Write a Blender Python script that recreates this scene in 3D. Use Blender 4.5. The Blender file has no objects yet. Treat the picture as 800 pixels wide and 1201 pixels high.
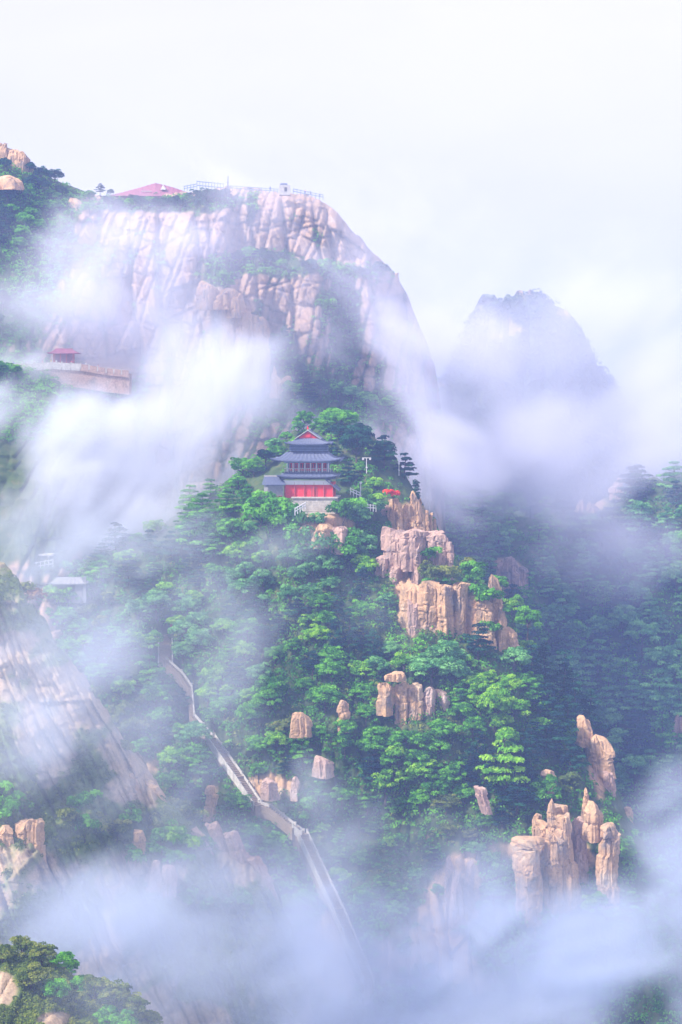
import bpy, bmesh, math, random
import numpy as np
from mathutils import Vector, Matrix

C = bpy.context.scene.collection
SC = bpy.context.scene
R = math.radians
FOC = 2241.0            # focal length in pixels of the 800 px wide photograph
YH = 480.0              # row of the horizon


def at(px, py, Y):
    return Vector(((px - 400) * Y / FOC, Y, (YH - py) * Y / FOC))


# ------------------------------------------------------------------ camera
cd = bpy.data.cameras.new('camera')
cam = bpy.data.objects.new('camera', cd)
C.objects.link(cam)
cam.location = (0, 0, 0)
cam.rotation_euler = (R(90), 0, 0)
cd.sensor_fit = 'HORIZONTAL'
cd.sensor_width = 36
cd.lens = 36 * FOC / 800
cd.shift_y = -(600.5 - YH) / 800
cd.clip_start = 1
cd.clip_end = 20000
SC.camera = cam

# ------------------------------------------------------------------ light
SUN_EL, SUN_AZ = 46, -118          # azimuth: degrees clockwise from +Y (view direction)
SC.view_settings.view_transform = 'Standard'
SC.view_settings.look = 'None'
SC.view_settings.gamma = 1
SC.view_settings.exposure = 1.05
w = bpy.data.worlds.new('World')
SC.world = w
w.use_nodes = True
nt = w.node_tree
nt.nodes.clear()
wo = nt.nodes.new('ShaderNodeOutputWorld')
bg = nt.nodes.new('ShaderNodeBackground')
bg.inputs['Strength'].default_value = 0.1
sky = nt.nodes.new('ShaderNodeTexSky')
sky.sky_type = 'NISHITA'
sky.sun_disc = False
sky.sun_elevation = R(SUN_EL)
sky.sun_rotation = R(SUN_AZ)
tc = nt.nodes.new('ShaderNodeTexCoord')
mp = nt.nodes.new('ShaderNodeMapping')
mp.inputs['Scale'].default_value = (3.0, 3.0, 7.0)
nz = nt.nodes.new('ShaderNodeTexNoise')
nz.inputs['Scale'].default_value = 1.6
nz.inputs['Detail'].default_value = 4
nz.inputs['Distortion'].default_value = 0.4
rp = nt.nodes.new('ShaderNodeValToRGB')
rp.color_ramp.elements[0].position = 0.30
rp.color_ramp.elements[0].color = (5.1, 4.9, 5.7, 1)
rp.color_ramp.elements[1].position = 0.62
rp.color_ramp.elements[1].color = (5.5, 5.25, 5.7, 1)
mx = nt.nodes.new('ShaderNodeMix')
mx.data_type = 'RGBA'
mx.inputs[0].default_value = 0.95      # nearly closed cloud cover over the blue
L = nt.links.new
L(tc.outputs['Generated'], mp.inputs[0])
L(mp.outputs[0], nz.inputs['Vector'])
L(nz.outputs['Fac'], rp.inputs[0])
L(sky.outputs[0], mx.inputs[6])
L(rp.outputs[0], mx.inputs[7])
L(mx.outputs[2], bg.inputs['Color'])
L(bg.outputs[0], wo.inputs['Surface'])

sd = bpy.data.lights.new('sun', 'SUN')
sd.energy = 4.2
sd.angle = R(6)
sd.color = (1.0, 0.92, 0.82)
sun = bpy.data.objects.new('sun', sd)
C.objects.link(sun)
sdir = Vector((math.sin(R(SUN_AZ)) * math.cos(R(SUN_EL)), math.cos(R(SUN_AZ)) * math.cos(R(SUN_EL)), math.sin(R(SUN_EL))))
sun.rotation_euler = sdir.to_track_quat('Z', 'Y').to_euler()
sun.location = sdir * 500

cy = SC.cycles
cy.volume_step_rate = 3.0
cy.volume_max_steps = 256
cy.volume_bounces = 5
cy.max_bounces = 8
cy.diffuse_bounces = 3
cy.transmission_bounces = 3
cy.glossy_bounces = 1
cy.transparent_max_bounces = 8


# ------------------------------------------------------------------ noise
def _h(ix, iy, iz, seed):
    n = (ix.astype(np.int64) * 374761393 + iy.astype(np.int64) * 668265263 + iz.astype(np.int64) * 2147483647 + seed * 974634777) & 0xffffffff
    n = ((n ^ (n >> 13)) * 1274126177) & 0xffffffff
    n = ((n ^ (n >> 16)) * 2246822519) & 0xffffffff
    n = n ^ (n >> 15)
    return (n & 0xffffff) / float(0xffffff)


def vn(x, y, z, seed=0):
    x, y, z = np.broadcast_arrays(np.asarray(x, float), np.asarray(y, float), np.asarray(z, float))
    ix, iy, iz = np.floor(x), np.floor(y), np.floor(z)
    fx, fy, fz = x - ix, y - iy, z - iz
    fx, fy, fz = [f * f * (3 - 2 * f) for f in (fx, fy, fz)]
    r = 0
    for a in (0, 1):
        wa = fx if a else 1 - fx
        for b in (0, 1):
            wb = fy if b else 1 - fy
            for c in (0, 1):
                wc = fz if c else 1 - fz
                r = r + wa * wb * wc * _h(ix + a, iy + b, iz + c, seed)
    return r * 2 - 1


def fbm(x, y, z, oct=4, seed=0):
    a, s, t = 1.0, 0, 0
    for k in range(oct):
        s = s + a * vn(x * 2 ** k + 17 * k, y * 2 ** k + 5 * k, z * 2 ** k - 9 * k, seed + k)
        t += a
        a *= 0.5
    return s / t * 1.5


def worley(x, z, seed=0, jit=0.85):
    """2-D cells: (distance to the border, random of the cell, second random of the cell)"""
    x, z = np.broadcast_arrays(np.asarray(x, float), np.asarray(z, float))
    ix, iz = np.floor(x), np.floor(z)
    f1 = np.full(x.shape, 9.0)
    f2 = np.full(x.shape, 9.0)
    r1 = np.zeros(x.shape)
    r2 = np.zeros(x.shape)
    zz = np.zeros(x.shape)
    for a in (-1, 0, 1):
        for b in (-1, 0, 1):
            cx, cz = ix + a, iz + b
            qx = cx + 0.5 + jit * (_h(cx, cz, zz, seed) - 0.5)
            qz = cz + 0.5 + jit * (_h(cx, cz, zz + 1, seed) - 0.5)
            d = np.hypot(x - qx, z - qz)
            q = _h(cx, cz, zz + 2, seed)
            q2 = _h(cx, cz, zz + 3, seed)
            n = d < f1
            f2 = np.where(n, f1, np.minimum(f2, d))
            r1 = np.where(n, q, r1)
            r2 = np.where(n, q2, r2)
            f1 = np.where(n, d, f1)
    return f2 - f1, r1, r2


def sstep(x, a, b):
    t = np.clip((x - a) / (b - a), 0, 1)
    return t * t * (3 - 2 * t)


def gauss(u, v, cu, cv, ru, rv):
    return np.exp(-((u - cu) / ru) ** 2 - ((v - cv) / rv) ** 2)


def joints(x, z, sx, sz, seed, tilt=0.35):
    """rectangular jointing: depth random per block, facet tilt, distance to the nearest joint (metres)"""
    x, z = np.broadcast_arrays(np.asarray(x, float), np.asarray(z, float))
    o = np.zeros(x.shape)
    xw = x / sx + 0.30 * fbm(x * 0.25 / sx, 0, z * 0.22 / sx, 2, seed + 9)
    i = np.floor(xw)
    b0 = i + 0.7 * (_h(i, o, o, seed) - 0.5) + 0.5
    c = np.where(xw >= b0, i, i - 1)
    L_ = c + 0.7 * (_h(c, o, o, seed) - 0.5) + 0.5
    R_ = c + 1 + 0.7 * (_h(c + 1, o, o, seed) - 0.5) + 0.5
    ex = np.minimum(xw - L_, R_ - xw) * sx
    hc = _h(c, o + 1, o, seed)
    zz = z / (sz * (0.55 + 0.9 * hc)) + 13 * _h(c, o + 2, o, seed) + (xw - c) * 0.5 * (_h(c, o + 3, o, seed) - 0.5)
    j = np.floor(zz)
    d0 = j + 0.6 * (_h(c, j, o + 4, seed) - 0.5) + 0.5
    r = np.where(zz >= d0, j, j - 1)
    B_ = r + 0.6 * (_h(c, r, o + 4, seed) - 0.5) + 0.5
    T_ = r + 1 + 0.6 * (_h(c, r + 1, o + 4, seed) - 0.5) + 0.5
    ez = np.minimum(zz - B_, T_ - zz) * sz
    q = _h(c, r, o + 5, seed)
    tl = ((xw - L_) - 0.5) * (_h(c, r, o + 6, seed) - 0.5) + 0.6 * ((zz - B_) - 0.5) * (_h(c, r, o + 7, seed) - 0.5)
    return 0.6 * hc + 0.4 * q + tilt * tl * 2, ex, ez


def crk(e, w_):
    return np.exp(-(e / w_) ** 2)


# ------------------------------------------------------------------ objects
def tag(o, label=None, cat=None, group=None, kind=None):
    if label:
        o['label'] = label
    if cat:
        o['category'] = cat
    if group:
        o['group'] = group
    if kind:
        o['kind'] = kind
    return o


def link(name, me, mat=None, parent=None, loc=None, rz=0, smooth=False):
    o = bpy.data.objects.new(name, me)
    C.objects.link(o)
    if mat is not None and me is not None and not me.materials:
        me.materials.append(mat)
    if parent is not None:
        o.parent = parent
    if loc is not None:
        o.location = loc
    if rz:
        o.rotation_euler = (0, 0, rz)
    return o


def empty(name, loc, label=None, cat=None, group=None, rz=0):
    o = link(name, None, loc=loc, rz=rz)
    o.empty_display_size = 0.5
    return tag(o, label, cat, group)


def npmesh(name, V, Q, attrs=None, smooth=True, fattrs=None):
    """mesh from arrays; Q is Nx4 or Nx3"""
    me = bpy.data.meshes.new(name)
    V = np.ascontiguousarray(V, dtype=np.float32)
    Q = np.ascontiguousarray(Q, dtype=np.int32)
    k = Q.shape[1]
    me.vertices.add(len(V))
    me.vertices.foreach_set('co', V.ravel())
    me.loops.add(Q.size)
    me.loops.foreach_set('vertex_index', Q.ravel())
    me.polygons.add(len(Q))
    me.polygons.foreach_set('loop_start', np.arange(0, Q.size, k, dtype=np.int32))
    me.polygons.foreach_set('loop_total', np.full(len(Q), k, dtype=np.int32))
    me.polygons.foreach_set('use_smooth', np.full(len(Q), smooth))
    for n, a in (attrs or {}).items():
        t = me.attributes.new(n, 'FLOAT', 'POINT')
        t.data.foreach_set('value', np.ascontiguousarray(a, dtype=np.float32).ravel())
    for n, a in (fattrs or {}).items():
        t = me.attributes.new(n, 'FLOAT', 'FACE')
        t.data.foreach_set('value', np.ascontiguousarray(a, dtype=np.float32).ravel())
    me.update(calc_edges=True)
    me.validate()
    return me


class MB:
    """collects simple solids, links them as one mesh"""
    def __init__(s):
        s.v, s.f = [], []

    def add(s, vs, fs):
        n = len(s.v)
        s.v += [tuple(v) for v in vs]
        s.f += [tuple(i + n for i in f) for f in fs]
        return s

    def box(s, cx, cy, cz, sx, sy, sz, rz=0, taper=1.0):
        """cz is the bottom"""
        c, q = math.cos(rz), math.sin(rz)
        vs = []
        for k in (0, 1):
            t = taper if k else 1
            for a, b in ((-1, -1), (1, -1), (1, 1), (-1, 1)):
                x, y = a * sx / 2 * t, b * sy / 2 * t
                vs.append((cx + c * x - q * y, cy + q * x + c * y, cz + k * sz))
        return s.add(vs, [(3, 2, 1, 0), (4, 5, 6, 7), (0, 1, 5, 4), (1, 2, 6, 5), (2, 3, 7, 6), (3, 0, 4, 7)])

    def tube(s, p0, p1, r0, r1=None, n=8):
        r1 = r0 if r1 is None else r1
        p0, p1 = Vector(p0), Vector(p1)
        d = (p1 - p0).normalized()
        a = d.orthogonal().normalized()
        b = d.cross(a)
        vs = []
        for p, r in ((p0, r0), (p1, r1)):
            for i in range(n):
                t = 2 * math.pi * i / n
                vs.append(p + a * (r * math.cos(t)) + b * (r * math.sin(t)))
        fs = [(i, (i + 1) % n, n + (i + 1) % n, n + i) for i in range(n)]
        fs += [tuple(range(n))[::-1], tuple(range(n, 2 * n))]
        return s.add(vs, fs)

    def strip(s, A, B, wv, h):
        """sloping bar from A to B: width vector wv, vertical height h (bottom faces at A, B)"""
        A, B, wv = Vector(A), Vector(B), Vector(wv)
        up = Vector((0, 0, h))
        vs = [A - wv / 2, A + wv / 2, B + wv / 2, B - wv / 2]
        vs += [v + up for v in vs]
        return s.add(vs, [(3, 2, 1, 0), (4, 5, 6, 7), (0, 1, 5, 4), (1, 2, 6, 5), (2, 3, 7, 6), (3, 0, 4, 7)])

    def mesh(s, name, smooth=False):
        me = bpy.data.meshes.new(name)
        me.from_pydata([tuple(v) for v in s.v], [], s.f)
        if smooth:
            for p in me.polygons:
                p.use_smooth = True
        me.update()
        return me

    def build(s, name, mat, parent=None, loc=None, smooth=False, rz=0):
        return link(name, s.mesh(name, smooth), mat, parent, loc, rz)


def copy_tree(o, parent=None):
    c = o.copy()
    C.objects.link(c)
    c.parent = parent
    for ch in list(o.children):
        copy_tree(ch, c)
    return c


# ------------------------------------------------------------------ materials
def newmat(name):
    m = bpy.data.materials.new(name)
    m.use_nodes = True
    n = m.node_tree
    n.nodes.clear()
    out = n.nodes.new('ShaderNodeOutputMaterial')
    return m, n, out


def N(n, t, **kw):
    x = n.nodes.new(t)
    for k, v in kw.items():
        if k.startswith('i_'):
            x.inputs[k[2:].replace('_', ' ')].default_value = v
        else:
            setattr(x, k, v)
    return x


def ramp(n, src, stops):
    r = n.nodes.new('ShaderNodeValToRGB')
    e = r.color_ramp.elements
    while len(e) < len(stops):
        e.new(0.5)
    for q, (p, c) in zip(e, stops):
        q.position = p
        q.color = (*c, 1) if len(c) == 3 else c
    n.links.new(src, r.inputs[0])
    return r


def mixc(n, a, b, f, mode='MIX'):
    x = n.nodes.new('ShaderNodeMix')
    x.data_type = 'RGBA'
    x.blend_type = mode
    for i, s in ((0, f), (6, a), (7, b)):
        if hasattr(s, 'links'):
            n.links.new(s, x.inputs[i])
        else:
            x.inputs[i].default_value = s if not isinstance(s, tuple) or len(s) == 4 else (*s, 1)
    return x.outputs[2]


def rock_nodes(n, tan=(0.56, 0.36, 0.21), pale=(0.60, 0.47, 0.34), grey=(0.30, 0.25, 0.22), stain=(0.11, 0.085, 0.075), green=(0.10, 0.12, 0.045), bump=0.6):
    """weathered granite: tan and pale patches, vertical dark stains, lichen; returns colour and normal sockets"""
    tc = N(n, 'ShaderNodeNewGeometry')
    big = N(n, 'ShaderNodeTexNoise', i_Scale=0.13, i_Detail=5.0, i_Roughness=0.6)
    n.links.new(tc.outputs['Position'], big.inputs['Vector'])
    base = ramp(n, big.outputs['Fac'], [(0.32, grey), (0.44, tan), (0.56, tan), (0.70, pale)]).outputs[0]
    mp = N(n, 'ShaderNodeMapping')
    mp.inputs['Scale'].default_value = (0.5, 0.5, 0.22)
    n.links.new(tc.outputs['Position'], mp.inputs[0])
    st = N(n, 'ShaderNodeTexNoise', i_Scale=1.0, i_Detail=6.0, i_Roughness=0.65, i_Distortion=0.3)
    n.links.new(mp.outputs[0], st.inputs['Vector'])
    sf = ramp(n, st.outputs['Fac'], [(0.52, (0, 0, 0)), (0.72, (1, 1, 1))]).outputs[0]
    c = mixc(n, base, stain, N(n, 'ShaderNodeMath', operation='MULTIPLY').outputs[0])
    mul = n.nodes[-2] if False else None
    m2 = c.node.inputs[0].links[0].from_node
    n.links.new(sf, m2.inputs[0])
    m2.inputs[1].default_value = 0.75
    fine = N(n, 'ShaderNodeTexNoise', i_Scale=1.7, i_Detail=8.0, i_Roughness=0.7)
    n.links.new(tc.outputs['Position'], fine.inputs['Vector'])
    ff = ramp(n, fine.outputs['Fac'], [(0.3, (0.62, 0.62, 0.64)), (0.65, (1.1, 1.08, 1.05))]).outputs[0]
    c = mixc(n, c, ff, 1.0, 'MULTIPLY')
    # moss on what faces up
    sx = N(n, 'ShaderNodeSeparateXYZ')
    n.links.new(tc.outputs['True Normal'], sx.inputs[0])
    a = N(n, 'ShaderNodeMath', operation='MULTIPLY_ADD')
    n.links.new(fine.outputs['Fac'], a.inputs[0])
    a.inputs[1].default_value = 0.9
    n.links.new(sx.outputs['Z'], a.inputs[2])
    gm = ramp(n, a.outputs[0], [(1.0, (0, 0, 0)), (1.3, (1, 1, 1))]).outputs[0]
    c = mixc(n, c, green, gm)
    bp = N(n, 'ShaderNodeBump', i_Strength=bump, i_Distance=0.5)
    s = N(n, 'ShaderNodeMath', operation='ADD')
    n.links.new(st.outputs['Fac'], s.inputs[0])
    n.links.new(fine.outputs['Fac'], s.inputs[1])
    n.links.new(s.outputs[0], bp.inputs['Height'])
    return c, bp.outputs[0]


def rock_mat(name, **kw):
    m, n, out = newmat(name)
    c, nm = rock_nodes(n, **kw)
    b = N(n, 'ShaderNodeBsdfPrincipled', i_Roughness=0.9)
    b.inputs['Specular IOR Level'].default_value = 0.2
    n.links.new(c, b.inputs['Base Color'])
    n.links.new(nm, b.inputs['Normal'])
    n.links.new(b.outputs[0], out.inputs[0])
    return m


def terrain_mat(name, rk=None, joint=(0.075, 0.065, 0.075), veg=((0.035, 0.06, 0.02), (0.06, 0.10, 0.03), (0.13, 0.12, 0.05))):
    m, n, out = newmat(name)
    c, nm = rock_nodes(n, **(rk or {}))
    g = N(n, 'ShaderNodeNewGeometry')
    t = N(n, 'ShaderNodeTexNoise', i_Scale=0.35, i_Detail=8.0, i_Roughness=0.65)
    n.links.new(g.outputs['Position'], t.inputs['Vector'])
    v = ramp(n, t.outputs['Fac'], [(0.35, veg[0]), (0.52, veg[1]), (0.72, veg[2])]).outputs[0]
    at_ = N(n, 'ShaderNodeAttribute', attribute_name='veg')
    jt = N(n, 'ShaderNodeAttribute', attribute_name='joint')
    c = mixc(n, c, joint, jt.outputs['Fac'])
    c = mixc(n, c, v, at_.outputs['Fac'])
    b = N(n, 'ShaderNodeBsdfPrincipled', i_Roughness=0.95)
    b.inputs['Specular IOR Level'].default_value = 0.15
    n.links.new(c, b.inputs['Base Color'])
    n.links.new(nm, b.inputs['Normal'])
    n.links.new(b.outputs[0], out.inputs[0])
    return m


def leaf_mat(name, dark, mid, light, tr=0.35):
    m, n, out = newmat(name)
    a = N(n, 'ShaderNodeAttribute', attribute_name='tint')
    oi = N(n, 'ShaderNodeObjectInfo')
    ad = N(n, 'ShaderNodeMath', operation='MULTIPLY_ADD')
    n.links.new(oi.outputs['Random'], ad.inputs[0])
    ad.inputs[1].default_value = 0.3
    n.links.new(a.outputs['Fac'], ad.inputs[2])
    c = ramp(n, ad.outputs[0], [(0.15, dark), (0.6, mid), (1.1, light)]).outputs[0]
    d = N(n, 'ShaderNodeBsdfDiffuse')
    t = N(n, 'ShaderNodeBsdfTranslucent')
    x = N(n, 'ShaderNodeMixShader')
    x.inputs[0].default_value = tr
    n.links.new(c, d.inputs[0])
    tcn = mixc(n, c, (1.2, 1.25, 0.6), 1.0, 'MULTIPLY')
    n.links.new(tcn, t.inputs[0])
    n.links.new(d.outputs[0], x.inputs[1])
    n.links.new(t.outputs[0], x.inputs[2])
    n.links.new(x.outputs[0], out.inputs[0])
    return m


def plain(name, col, rough=0.7, var=0.15, scale=1.5, bump=0.2):
    m, n, out = newmat(name)
    g = N(n, 'ShaderNodeTexCoord')
    t = N(n, 'ShaderNodeTexNoise', i_Scale=scale, i_Detail=6.0, i_Roughness=0.65)
    n.links.new(g.outputs['Object'], t.inputs['Vector'])
    lo = tuple(c * (1 - var * 1.6) for c in col)
    hi = tuple(min(1, c * (1 + var)) for c in col)
    c = ramp(n, t.outputs['Fac'], [(0.3, lo), (0.7, hi)]).outputs[0]
    b = N(n, 'ShaderNodeBsdfPrincipled', i_Roughness=rough)
    n.links.new(c, b.inputs['Base Color'])
    bp = N(n, 'ShaderNodeBump', i_Strength=bump, i_Distance=0.05)
    n.links.new(t.outputs['Fac'], bp.inputs['Height'])
    n.links.new(bp.outputs[0], b.inputs['Normal'])
    n.links.new(b.outputs[0], out.inputs[0])
    return m


M = {}
M['rock'] = rock_mat('granite')
M['pink'] = rock_mat('pinkish_granite', tan=(0.50, 0.34, 0.28), pale=(0.58, 0.45, 0.40), grey=(0.30, 0.25, 0.25))
M['t1'] = terrain_mat('wooded_slope')
M['t2'] = terrain_mat('cliff_face', rk=dict(tan=(0.46, 0.31, 0.22), pale=(0.50, 0.40, 0.34), grey=(0.22, 0.19, 0.23), stain=(0.13, 0.11, 0.12)))
M['t5'] = terrain_mat('bare_ridge', rk=dict(tan=(0.48, 0.36, 0.25), pale=(0.52, 0.44, 0.35), grey=(0.28, 0.26, 0.23)), veg=((0.06, 0.10, 0.03), (0.11, 0.18, 0.045), (0.20, 0.21, 0.08)))
M['stone'] = plain('pale_stone', (0.50, 0.47, 0.43), 0.85, .2, 1.2)
M['grey'] = plain('grey_plaster', (0.24, 0.24, 0.26), 0.85)
M['step'] = plain('step_stone', (0.27, 0.20, 0.145), 0.9)
M['white'] = plain('white_paint', (0.70, 0.69, 0.69), 0.6, 0.06)
M['redwall'] = plain('red_plaster', (0.72, 0.030, 0.035), 0.7, 0.10)
M['redwood'] = plain('red_lacquer_wood', (0.45, 0.05, 0.05), 0.5, 0.12)
M['tile'] = plain('grey_roof_tile', (0.10, 0.12, 0.20), 0.6, 0.22, 3)
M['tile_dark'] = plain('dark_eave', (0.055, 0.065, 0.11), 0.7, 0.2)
M['bluewood'] = plain('painted_blue_grey_beam', (0.18, 0.24, 0.36), 0.6, 0.15)
M['pinkroof'] = plain('magenta_red_roof_tile', (0.27, 0.085, 0.14), 0.7, 0.18, 0.8)
M['gold'] = plain('yellow_sign_paint', (0.75, 0.6, 0.15), 0.6)
M['bark'] = plain('bark', (0.10, 0.075, 0.055), 0.95, 0.3, 4)
M['metal'] = plain('dark_metal', (0.08, 0.08, 0.09), 0.5)
M['dark'] = plain('dark_interior', (0.03, 0.025, 0.03), 0.9)
LEAF = {
    'mid': leaf_mat('leaf_mid_green', (0.030, 0.115, 0.018), (0.080, 0.30, 0.030), (0.19, 0.50, 0.045)),
    'bright': leaf_mat('leaf_bright_green', (0.06, 0.21, 0.018), (0.16, 0.43, 0.03), (0.33, 0.60, 0.045)),
    'pale': leaf_mat('leaf_pale_teal', (0.05, 0.18, 0.065), (0.12, 0.35, 0.11), (0.24, 0.52, 0.18)),
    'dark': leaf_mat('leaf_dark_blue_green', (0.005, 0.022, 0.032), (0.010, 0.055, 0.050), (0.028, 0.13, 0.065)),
    'olive': leaf_mat('leaf_olive', (0.06, 0.10, 0.025), (0.13, 0.20, 0.04), (0.26, 0.30, 0.06)),
    'red': leaf_mat('leaf_red', (0.50, 0.03, 0.02), (0.80, 0.05, 0.03), (0.90, 0.12, 0.05)),
    'rust': leaf_mat('leaf_rust', (0.12, 0.05, 0.03), (0.26, 0.12, 0.05), (0.35, 0.2, 0.07)),
}

# ------------------------------------------------------------------ the massifs


class Massif:
    def __init__(s, top, Y):
        s.tu = [p[0] for p in top]
        s.tv = [p[1] for p in top]
        s.Yf = Y

    def top(s, u):
        return np.interp(u, s.tu, s.tv)

    def Y(s, u, v):
        u, v = np.broadcast_arrays(np.asarray(u, float), np.asarray(v, float))
        return s.Yf(u, v, s.top(u))

    def pos(s, u, v):
        Y = s.Y(u, v)
        return np.stack([(u - 400) * Y / FOC, Y, (YH - v) * Y / FOC], -1)

    def one(s, u, v):
        return Vector([float(c) for c in s.pos(np.array([float(u)]), np.array([float(v)]))[0]])

    def mesh(s, name, u0, u1, v1, step, mat, vegf, back=150, plateau=10, wob=3.0, floor=-270, seed=1, jf=None):
        us = np.arange(u0, u1 + step, step)
        nv = int((v1 - min(s.tv)) / step)
        t = np.linspace(0, 1, nv)
        U = np.broadcast_to(us[None, :], (nv, len(us)))
        T = s.top(us) + wob * fbm(us * 0.09, 0, 0, 3, seed)
        Vv = T[None, :] + t[:, None] * (v1 - T[None, :])
        Y = s.Yf(U, Vv, s.top(U))
        P = np.stack([(U - 400) * Y / FOC, Y, (YH - Vv) * Y / FOC], -1)
        veg = vegf(U, Vv, P)
        rows, vr = [], []
        # back side, from the far foot up to the ridge
        for k in range(14, 0, -1):
            q = k / 14
            B = P[0].copy()
            B[:, 1] += plateau * min(1, q * 4) + back * q
            B[:, 2] -= (B[:, 2] - floor) * q ** 1.6 + 0.6 * min(1, q * 8)
            B[:, 2] += 6 * fbm(B[:, 0] * 0.03, B[:, 1] * 0.03, 0, 3, seed + 3) * math.sin(math.pi * q)
            rows.append(B)
            vr.append(np.ones(len(us)) * 0.9)
        V = [np.stack(rows), P]
        A = [np.stack(vr), veg]
        skirt = P[-1].copy()
        skirt[:, 2] = floor
        skirt[:, 1] -= 60
        V.append(skirt[None])
        A.append(np.ones((1, len(us))) * 0.8)
        V = np.concatenate(V)
        A = np.concatenate(A)
        J = np.zeros(A.shape)
        if jf is not None:
            J[14:14 + nv] = jf(P)
        nr, nc = V.shape[:2]
        idx = np.arange(nr * nc).reshape(nr, nc)
        Q = np.stack([idx[1:, :-1], idx[1:, 1:], idx[:-1, 1:], idx[:-1, :-1]], -1).reshape(-1, 4)
        me = npmesh(name, V.reshape(-1, 3), Q, {'veg': A.ravel(), 'joint': J.ravel()})
        o = link(name, me, mat)
        o['kind'] = 'structure'
        s.obj = o
        s.vegf = vegf
        return o


STAIR = [(193, 742), (194, 775), (211, 790), (222, 806), (225, 840), (247, 865), (279, 910), (302, 944), (317, 948), (345, 970), (355, 978), (396, 1065), (432, 1150)]


def seg_dist(u, v, pts):
    d = np.full(np.shape(u), 1e9)
    for (a, b), (c, e) in zip(pts[:-1], pts[1:]):
        dx, dy = c - a, e - b
        t = np.clip(((u - a) * dx + (v - b) * dy) / (dx * dx + dy * dy), 0, 1)
        d = np.minimum(d, np.hypot(u - a - t * dx, v - b - t * dy))
    return d


def y1s(u, v, T):
    """smooth depth of the pavilion spur"""
    Y = 530 - 0.165 * np.maximum(v - 600, 0) + 0.36 * np.maximum(600 - v, 0)
    Y = Y + 24 * np.exp(-np.maximum(v - T, 0) / 38.0)
    # gully that the stair climbs, shoulder of the spur to the right of it
    Y = Y + 14 * gauss(u, v, 215, 760, 110, 190) - 9 * gauss(u, v, 440, 830, 120, 150)
    Y = Y + 10 * gauss(u, v, 420, 980, 90, 90)
    return Y


def blocky(x, z, sx, sz, seed, crack=0.10):
    wx = x / sx + 0.35 * fbm(x * 0.35 / sx, 0, z * 0.35 / sz, 2, seed + 9)
    wz = z / sz + 0.35 * fbm(x * 0.35 / sx, 5, z * 0.35 / sz, 2, seed + 19)
    e, r, r2 = worley(wx, wz, seed)
    cr = np.clip(1 - e / crack, 0, 1)
    return r, r2, cr


def y1(u, v, T):
    Y = y1s(u, v, T)
    x, z = (u - 400) * Y / FOC, (YH - v) * Y / FOC
    d = seg_dist(u, v, STAIR)
    keep = 1 - 0.85 * np.exp(-(d / 22.0) ** 2)
    keep = keep * (1 - 0.9 * gauss(u, v, 362, 590, 45, 28))
    n = 7 * fbm(x / 38, 0, z / 38, 3, 11) + 2.2 * fbm(x / 9, 0, z / 9, 3, 12)
    r, ex, ez = joints(x, z, 4, 9, 77, .5)
    n = n - 3.0 * r + 1.0 * crk(ex, .5) + .5 * crk(ez, .4)
    return Y + n * keep + 3.0 * np.exp(-(d / 13.0) ** 2) + 2.0 * gauss(u, v, 362, 585, 42, 18) - 13.0 * sstep(v, 597, 607) * np.exp(-np.maximum(v - 607, 0) / 45.0) * np.exp(-((u - 362) / 55.0) ** 4)


top1 = [(-80, 668), (0, 668), (60, 664), (120, 650), (180, 620), (240, 585), (300, 535), (340, 510), (380, 492), (430, 500), (462, 535), (485, 575), (505, 605), (525, 640), (550, 672), (585, 690), (603, 730), (625, 782), (655, 822), (690, 858), (715, 905), (735, 950), (760, 1000), (800, 1090), (870, 1230)]
S1 = Massif(top1, y1)


def veg1(U, V, P):
    n = fbm(P[..., 0] / 7, 3, P[..., 2] / 7, 4, 31)
    v = 0.95 + 0 * U
    for cu, cv, ru, rv, a in ((650, 1000, 50, 35, 1.0), (485, 700, 16, 60, 1.0), (485, 650, 26, 26, 1.0), (475, 600, 26, 24, 0.9), (330, 925, 40, 20, 0.8), (540, 1040, 50, 40, .9), (385, 612, 35, 14, 1.0), (200, 900, 60, 30, .5), (440, 1120, 200, 60, .7), (703, 900, 14, 40, .9), (250, 930, 16, 24, .7)):
        v = v - a * gauss(U, V, cu, cv, ru, rv)
    return sstep(v + 0.35 * n, 0.3, 0.55)


S1.mesh('spur_terrain', -80, 870, 1290, 2.0, M['t1'], veg1, seed=5)
tag(S1.obj, 'steep wooded spur under the red pavilion, falling to the mist')

# the great cliff
top2 = [(-90, 150), (-20, 160), (0, 168), (35, 192), (62, 210), (108, 228), (150, 232), (190, 226), (228, 224), (262, 220), (320, 222), (375, 232), (395, 246), (412, 268), (432, 290), (466, 322), (480, 352), (500, 402), (510, 432), (517, 480), (522, 600), (530, 760)]


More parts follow.
